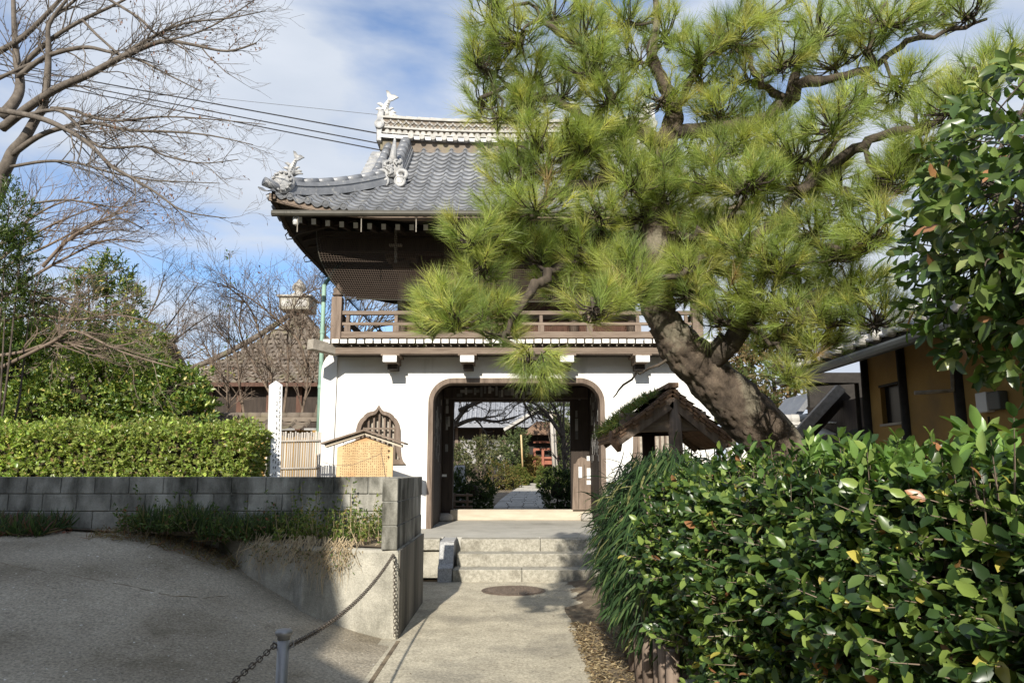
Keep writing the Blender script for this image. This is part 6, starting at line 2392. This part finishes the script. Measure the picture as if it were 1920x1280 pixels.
small_bare("bare_tree", "bare garden tree seen behind the balcony of the gate", (-3.6, 25, .9),
           [A3([(640, 720), (660, 640), (680, 590), (700, 560)], 25), A3([(650, 700), (690, 630), (730, 580)], 25), A3([(645, 720), (640, 640), (650, 560)], 25), A3([(660, 640), (710, 610), (740, 600)], 25)], 2, .06, (.8, 1.6), M['bare_bark'], (3, 5), .2, .05, 9, kids=9)
small_bare("vine", "leafy green vine shoot standing above the bare maple", (-6.2, 15.2, .96), [A3([(425, 760), (428, 640), (432, 560), (430, 470)], 15.2)], 1, .014, (.1, .25), M['twig'], (1, 2), .3, .0, 10, (60, [(3, (.10, .16, .04)), (2, (.20, .24, .06)), (1, (.30, .26, .10))]), kids=22)
small_bare("garden_tree", "leaning garden tree with brown leaves at the left of the view through the gate", (-2.2, 21, .5),
           [A3([(815, 850), (850, 800), (880, 760), (920, 735)], 21), A3([(850, 800), (890, 785), (930, 790), (970, 780)], 21), A3([(860, 770), (960, 730), (985, 760), (1000, 790)], 21)], 1, .07, (.5, 1.0), M['bare_bark'], (2, 4), .2, .02, 12, (60, [(2, (.30, .17, .08)), (1, (.22, .12, .06))]), kids=8)
small_bare("garden_tree", "dark slender garden tree at the right of the view through the gate", (2.6, 26, .5),
           [A3([(1060, 900), (1056, 820), (1058, 740)], 26), A3([(1060, 860), (1050, 790), (1030, 750)], 26), A3([(1056, 820), (1010, 760), (960, 750)], 26)], 2, .08, (.6, 1.2), M['bark'], (2, 4), .2, .03, 13, (160, [(3, (.10, .13, .03)), (2, (.16, .16, .05))]), kids=9)
random.seed(21)

# ---------------------------------------------------------------- shrubs beyond the gate
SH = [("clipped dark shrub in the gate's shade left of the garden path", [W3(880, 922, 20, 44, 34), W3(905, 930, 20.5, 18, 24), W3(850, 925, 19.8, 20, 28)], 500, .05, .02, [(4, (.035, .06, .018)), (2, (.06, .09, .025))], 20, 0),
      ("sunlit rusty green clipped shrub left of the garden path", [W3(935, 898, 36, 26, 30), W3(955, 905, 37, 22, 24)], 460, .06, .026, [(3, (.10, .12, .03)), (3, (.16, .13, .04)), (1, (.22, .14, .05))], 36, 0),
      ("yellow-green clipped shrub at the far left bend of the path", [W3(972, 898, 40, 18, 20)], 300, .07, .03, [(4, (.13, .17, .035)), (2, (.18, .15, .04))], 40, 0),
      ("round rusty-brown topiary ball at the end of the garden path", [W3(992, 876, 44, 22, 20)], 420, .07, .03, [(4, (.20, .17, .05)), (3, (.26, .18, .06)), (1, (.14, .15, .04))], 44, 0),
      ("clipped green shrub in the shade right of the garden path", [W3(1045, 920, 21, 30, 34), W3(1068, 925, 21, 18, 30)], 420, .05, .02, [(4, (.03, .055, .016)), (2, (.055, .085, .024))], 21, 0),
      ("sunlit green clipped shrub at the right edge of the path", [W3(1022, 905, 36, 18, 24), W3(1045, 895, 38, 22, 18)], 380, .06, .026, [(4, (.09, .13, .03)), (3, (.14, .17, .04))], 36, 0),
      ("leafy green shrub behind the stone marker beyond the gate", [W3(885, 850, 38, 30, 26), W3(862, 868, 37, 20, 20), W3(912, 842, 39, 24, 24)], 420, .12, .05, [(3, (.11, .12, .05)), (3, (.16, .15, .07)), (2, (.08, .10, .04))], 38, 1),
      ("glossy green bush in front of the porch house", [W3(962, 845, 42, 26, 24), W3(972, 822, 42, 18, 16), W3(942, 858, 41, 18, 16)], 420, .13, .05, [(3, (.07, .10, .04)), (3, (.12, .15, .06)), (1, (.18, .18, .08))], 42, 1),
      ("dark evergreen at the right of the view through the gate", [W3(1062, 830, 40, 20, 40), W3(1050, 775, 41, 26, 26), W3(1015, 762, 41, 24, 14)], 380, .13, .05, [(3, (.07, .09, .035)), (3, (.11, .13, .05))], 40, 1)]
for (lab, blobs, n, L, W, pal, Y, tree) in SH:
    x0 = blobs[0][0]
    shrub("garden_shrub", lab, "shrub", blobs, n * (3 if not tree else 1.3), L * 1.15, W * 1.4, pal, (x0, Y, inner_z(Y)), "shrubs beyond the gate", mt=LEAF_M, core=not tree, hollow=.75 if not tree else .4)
# trees closing the view right of the gate and behind the roofs
for (lab, blobs, Y, pal) in (("brownish winter tree far behind the shed roof", [W3(1450, 700, 30, 70, 70), W3(1490, 640, 31, 60, 50), W3(1400, 640, 30, 50, 60)], 30, [(3, (.16, .11, .05)), (2, (.12, .11, .04)), (1, (.20, .13, .06))]),
                             ("green and brown tree between the gate and the pine trunk", [W3(1370, 740, 26, 50, 50), W3(1420, 780, 26, 40, 40)], 26, [(3, (.08, .10, .03)), (2, (.14, .11, .05))]),
                             ("distant evergreen behind the left hall", [W3(120, 620, 42, 120, 60), W3(250, 650, 42, 90, 40), W3(-20, 600, 42, 100, 70)], 42, [(3, (.06, .08, .03)), (2, (.10, .10, .04))])):
    shrub("background_tree", lab, "tree", blobs, 700, .22, .10, pal, (blobs[0][0], Y, .5), mt=LEAF_M, core=False, hollow=.2, trunk_r=.15)

# ---------------------------------------------------------------- weeds on the bed
def weeds(name, label, n, region, L, W, pal, lean=.35, up=1.0, tpl=BLADE, zf=None, cat="weeds"):
    x = rng.uniform(region[0], region[1], n)
    y = rng.uniform(region[2], region[3], n)
    z = np.array([zf(a, c) for a, c in zip(x, y)])
    p = np.stack([x, y, z], 1)
    root = thing(name, label, cat, (float(x.mean()), float(y.mean()), float(z.mean())))
    A_ = rng.normal(0, lean, p.shape) + np.array([0, -.1, up])
    leaf_object("blades", root, LEAF_M, tpl, p, A_, rng.normal(0, .5, p.shape) + np.array([0, -1, .2]), rng.uniform(L[0], L[1], n), rng.uniform(W[0], W[1], n), palette(n, pal))
    return root


bedz = lambda x, y: .845 if x > -3.4 else .935
GRASSD = [(4, (.035, .06, .018)), (3, (.06, .095, .025)), (1, (.11, .12, .04)), (.6, (.16, .12, .06))]
weeds("weed_patch", "dark green weeds growing along the shaded block wall", 2600, (-4.1, -2.35, 8.35, 8.88), (.10, .34), (.008, .016), GRASSD, .4, 1.0, BLADE, bedz)
# sunlit leafy weeds at the wall corner
lw = thing("leafy_weed", "sunlit yellow-green leafy weeds in the corner of the block walls", "weeds", (-1.8, 8.3, .845))
st_, ps, ds = [], [], []
for k in range(150):
    x, y = random.uniform(-2.5, -1.34), random.uniform(7.75, 8.85)
    if y < 7.75 + (-x - 1.3) * .25:
        continue
    h_ = random.uniform(.10, .34) + (.30 if random.random() < .10 else 0)
    a = Vector((x, y, .84))
    c = a + Vector((random.gauss(0, .06), random.gauss(0, .06) - .04, h_))
    st_.append((a, a.lerp(c, .5) + Vector((random.gauss(0, .015), 0, 0)), c))
    for f_ in np.linspace(.25, 1, 7):
        ps.append(tuple(a.lerp(c, float(f_))))
        ds.append((random.gauss(0, .6), random.gauss(0, .6) - .2, random.gauss(.5, .3)))
P_, A_, N_, L_, W_, T_ = shoots(np.array(ps), np.array(ds), 3, .042, .022, 1.2, .03)
leaf_object("foliage", lw, LEAF_M, LEAF2, P_, A_, N_, L_, W_, palette(len(P_), [(4, (.12, .17, .035)), (3, (.18, .21, .05)), (2, (.07, .11, .03)), (1, (.26, .20, .08))]))
twig_mesh("stems", lw, st_, M['straw'], .0032)
# dry stalks hanging over the concrete
ds_ = thing("dry_grass", "dry straw roots hanging over the edge of the concrete base", "dry grass", (-2.1, 7.8, .8))
lines = []
for k in range(300):
    f_ = random.random()
    if f_ < .62:
        x = random.uniform(-2.2, -1.55)
        y = 7.77 - (x + 2.1) * .30
    else:
        g_ = random.random()
        x, y = -2.15 - .75 * g_, 7.85 + .52 * g_
    cl_ = .5 + .5 * math.sin(x * 23) * math.sin(x * 9.3 + 1)
    if random.random() > .25 + .75 * cl_:
        continue
    a = Vector((x + random.gauss(0, .03), y + .10, .86 + random.uniform(0, .08)))
    c = Vector((x + random.gauss(0, .05), y - .03, .80))
    hl = random.uniform(.04, .36) * (.35 + .9 * cl_) * (1.2 if f_ < .62 else .9)
    e = c + Vector((random.gauss(0, .10), -.02 - random.uniform(0, .05), -hl))
    lines.append((a, c, c.lerp(e, .5) + Vector((random.gauss(0, .03), -.01, 0)), e))
twig_mesh("stalks", ds_, lines, M['straw'], .0028)
p = np.array([tuple(l_[i] + Vector((random.gauss(0, .02), -.012, random.gauss(0, .02)))) for l_ in lines for i in (1, 2)])
leaf_object("foliage", ds_, DEAD, LEAF2, p, rng.normal(0, .5, p.shape) + np.array([0, -.4, -.6]), rng.normal(size=p.shape) + np.array([0, -1, 0]), rng.uniform(.02, .05, len(p)), rng.uniform(.008, .018, len(p)), palette(len(p), [(4, (.26, .20, .11)), (2, (.17, .13, .07)), (2, (.10, .14, .04))]))
# ground-level plants and dead leaves at the far left of the wall
fl = lambda x, y: ramp_z(x, y) + .01
weeds("weed_patch", "reddish and green low weeds at the left end of the wall", 2600, (-6.4, -5.1, 8.35, 8.9), (.06, .26), (.01, .02), GRASSD + [(2, (.14, .07, .05))], .6, .8, BLADE, fl)
weeds("dry_grass", "thin dead grass and moss edging the asphalt below the wall", 900, (-4.6, -3.0, 8.25, 8.7), (.04, .14), (.005, .01), [(3, (.22, .17, .09)), (2, (.15, .12, .05)), (1, (.20, .09, .05))], .8, .4, BLADE, fl, "dry grass")
n = 420
x = rng.uniform(-6.6, -4.9, n)
y = rng.uniform(8.1, 8.7, n)
sel = y > 8.05 + (x + 6.6) * .28
x, y = x[sel], y[sel]
p = np.stack([x, y, np.array([ramp_z(a, c) + .02 for a, c in zip(x, y)])], 1)
dl_ = leaf_object("leaf_litter", None, DEAD, LEAF2, p, rng.normal(0, 1, p.shape) * np.array([1, 1, .2]), rng.normal(0, .3, p.shape) + np.array([0, 0, 1]), rng.uniform(.05, .09, len(p)), rng.uniform(.025, .045, len(p)), palette(len(p), [(3, (.20, .08, .05)), (2, (.15, .07, .04)), (1, (.26, .15, .08))]))
tag(dl_, "reddish dead leaves lying along the asphalt edge on the left", "leaf litter")
# straw-coloured litter on the earth by the path
n = 3600
x = .60 + np.abs(rng.normal(0, .24, n))
y = rng.uniform(3.6, 8.2, n)
p = np.stack([x, y, np.array([.018 + .035 * S((a - .75) / .3) + .14 * S((a - 1.0) / .5) for a in x])], 1)
li = leaf_object("leaf_litter", None, DEAD, LEAF2, p, rng.normal(0, 1, p.shape) * np.array([1, 1, .2]), rng.normal(0, .3, p.shape) + np.array([0, 0, 1]), rng.uniform(.02, .07, n), rng.uniform(.006, .018, n), palette(n, [(4, (.42, .34, .20)), (3, (.32, .24, .13)), (1, (.20, .13, .07))]))
tag(li, "straw-coloured dry leaf litter on the earth beside the path", "leaf litter")
# a dry trailing stem in front of the notice board
ts = thing("dry_vine", "thin dry stem trailing across the front of the notice board", "vine", (-2.0, 8.7, .85))
MB().tube([at(724, 900, 8.7), at(719, 870, 8.7), at(714, 845, 8.7), at(716, 838, 8.7)], .004, 5).build("stem", M['twig'], ts)
MB().tube([at(716, 850, 8.7), at(690, 860, 8.75), at(660, 872, 8.8), at(630, 872, 8.8), at(605, 866, 8.8)], .0025, 4).build("side_stem", M['twig'], ts)
# leafy weeds in the shade of the wall
sw = thing("leafy_weed", "shaded leafy weeds heaped against the middle of the block wall", "weeds", (-3.2, 8.6, .9))
st_, ps, ds = [], [], []
for k in range(260):
    x, y = random.uniform(-4.3, -2.3), random.uniform(8.3, 8.86)
    h_ = random.uniform(.06, .30) * (.55 + .45 * math.sin(x * 4.1) ** 2) + (.22 if random.random() < .08 else 0)
    a = Vector((x, y, bedz(x, y) - .02))
    c = a + Vector((random.gauss(0, .08), random.gauss(0, .06) - .05, h_))
    st_.append((a, a.lerp(c, .5) + Vector((random.gauss(0, .015), 0, 0)), c))
    for f_ in np.linspace(.25, 1, 6):
        ps.append(tuple(a.lerp(c, float(f_))))
        ds.append((random.gauss(0, .6), random.gauss(0, .6) - .2, random.gauss(.4, .3)))
P_, A_, N_, L_, W_, T_ = shoots(np.array(ps), np.array(ds), 3, .045, .022, 1.2, .03)
leaf_object("foliage", sw, LEAF_M, LEAF2, P_, A_, N_, L_, W_, palette(len(P_), [(4, (.07, .11, .03)), (3, (.11, .15, .04)), (2, (.05, .08, .025)), (1, (.20, .15, .07)), (.6, (.20, .08, .05))]))
twig_mesh("stems", sw, st_, M['twig'], .003)

# ---------------------------------------------------------------- unseen evergreen added right of the view to shade the ochre house
shrub("evergreen_tree", "unseen evergreen added outside the right edge to shade the house wall", "tree", [(4.3, .6, 5.4, 1.5, 1.3, 1.3), (5.2, 1.6, 5.8, 1.4, 1.3, 1.3), (4.6, 2.0, 4.7, 1.2, 1.0, 1.2)], 1500, .16, .07, GREEN_DEEP, (5.2, 1.2, 0), core=True, hollow=.3, trunk_r=.12)

# stray litter on the asphalt and the path
n = 260
x = np.concatenate([rng.uniform(-6, -1.3, 150), rng.uniform(-1.0, .8, 110)])
y = np.concatenate([rng.uniform(3.2, 8.2, 150), rng.uniform(3.6, 11, 110)])
p = np.stack([x, y, np.array([ramp_z(a, c) + .022 if a < -1.1 else .016 for a, c in zip(x, y)])], 1)
so = leaf_object("leaf_litter", None, DEAD, LEAF2, p, rng.normal(0, 1, p.shape) * np.array([1, 1, .15]), rng.normal(0, .3, p.shape) + np.array([0, 0, 1]), rng.uniform(.012, .04, n), rng.uniform(.004, .014, n), palette(n, [(4, (.38, .33, .25)), (3, (.16, .12, .08)), (2, (.50, .47, .40))]))
tag(so, "stray bits of leaf and grit scattered on the asphalt and the path", "leaf litter")
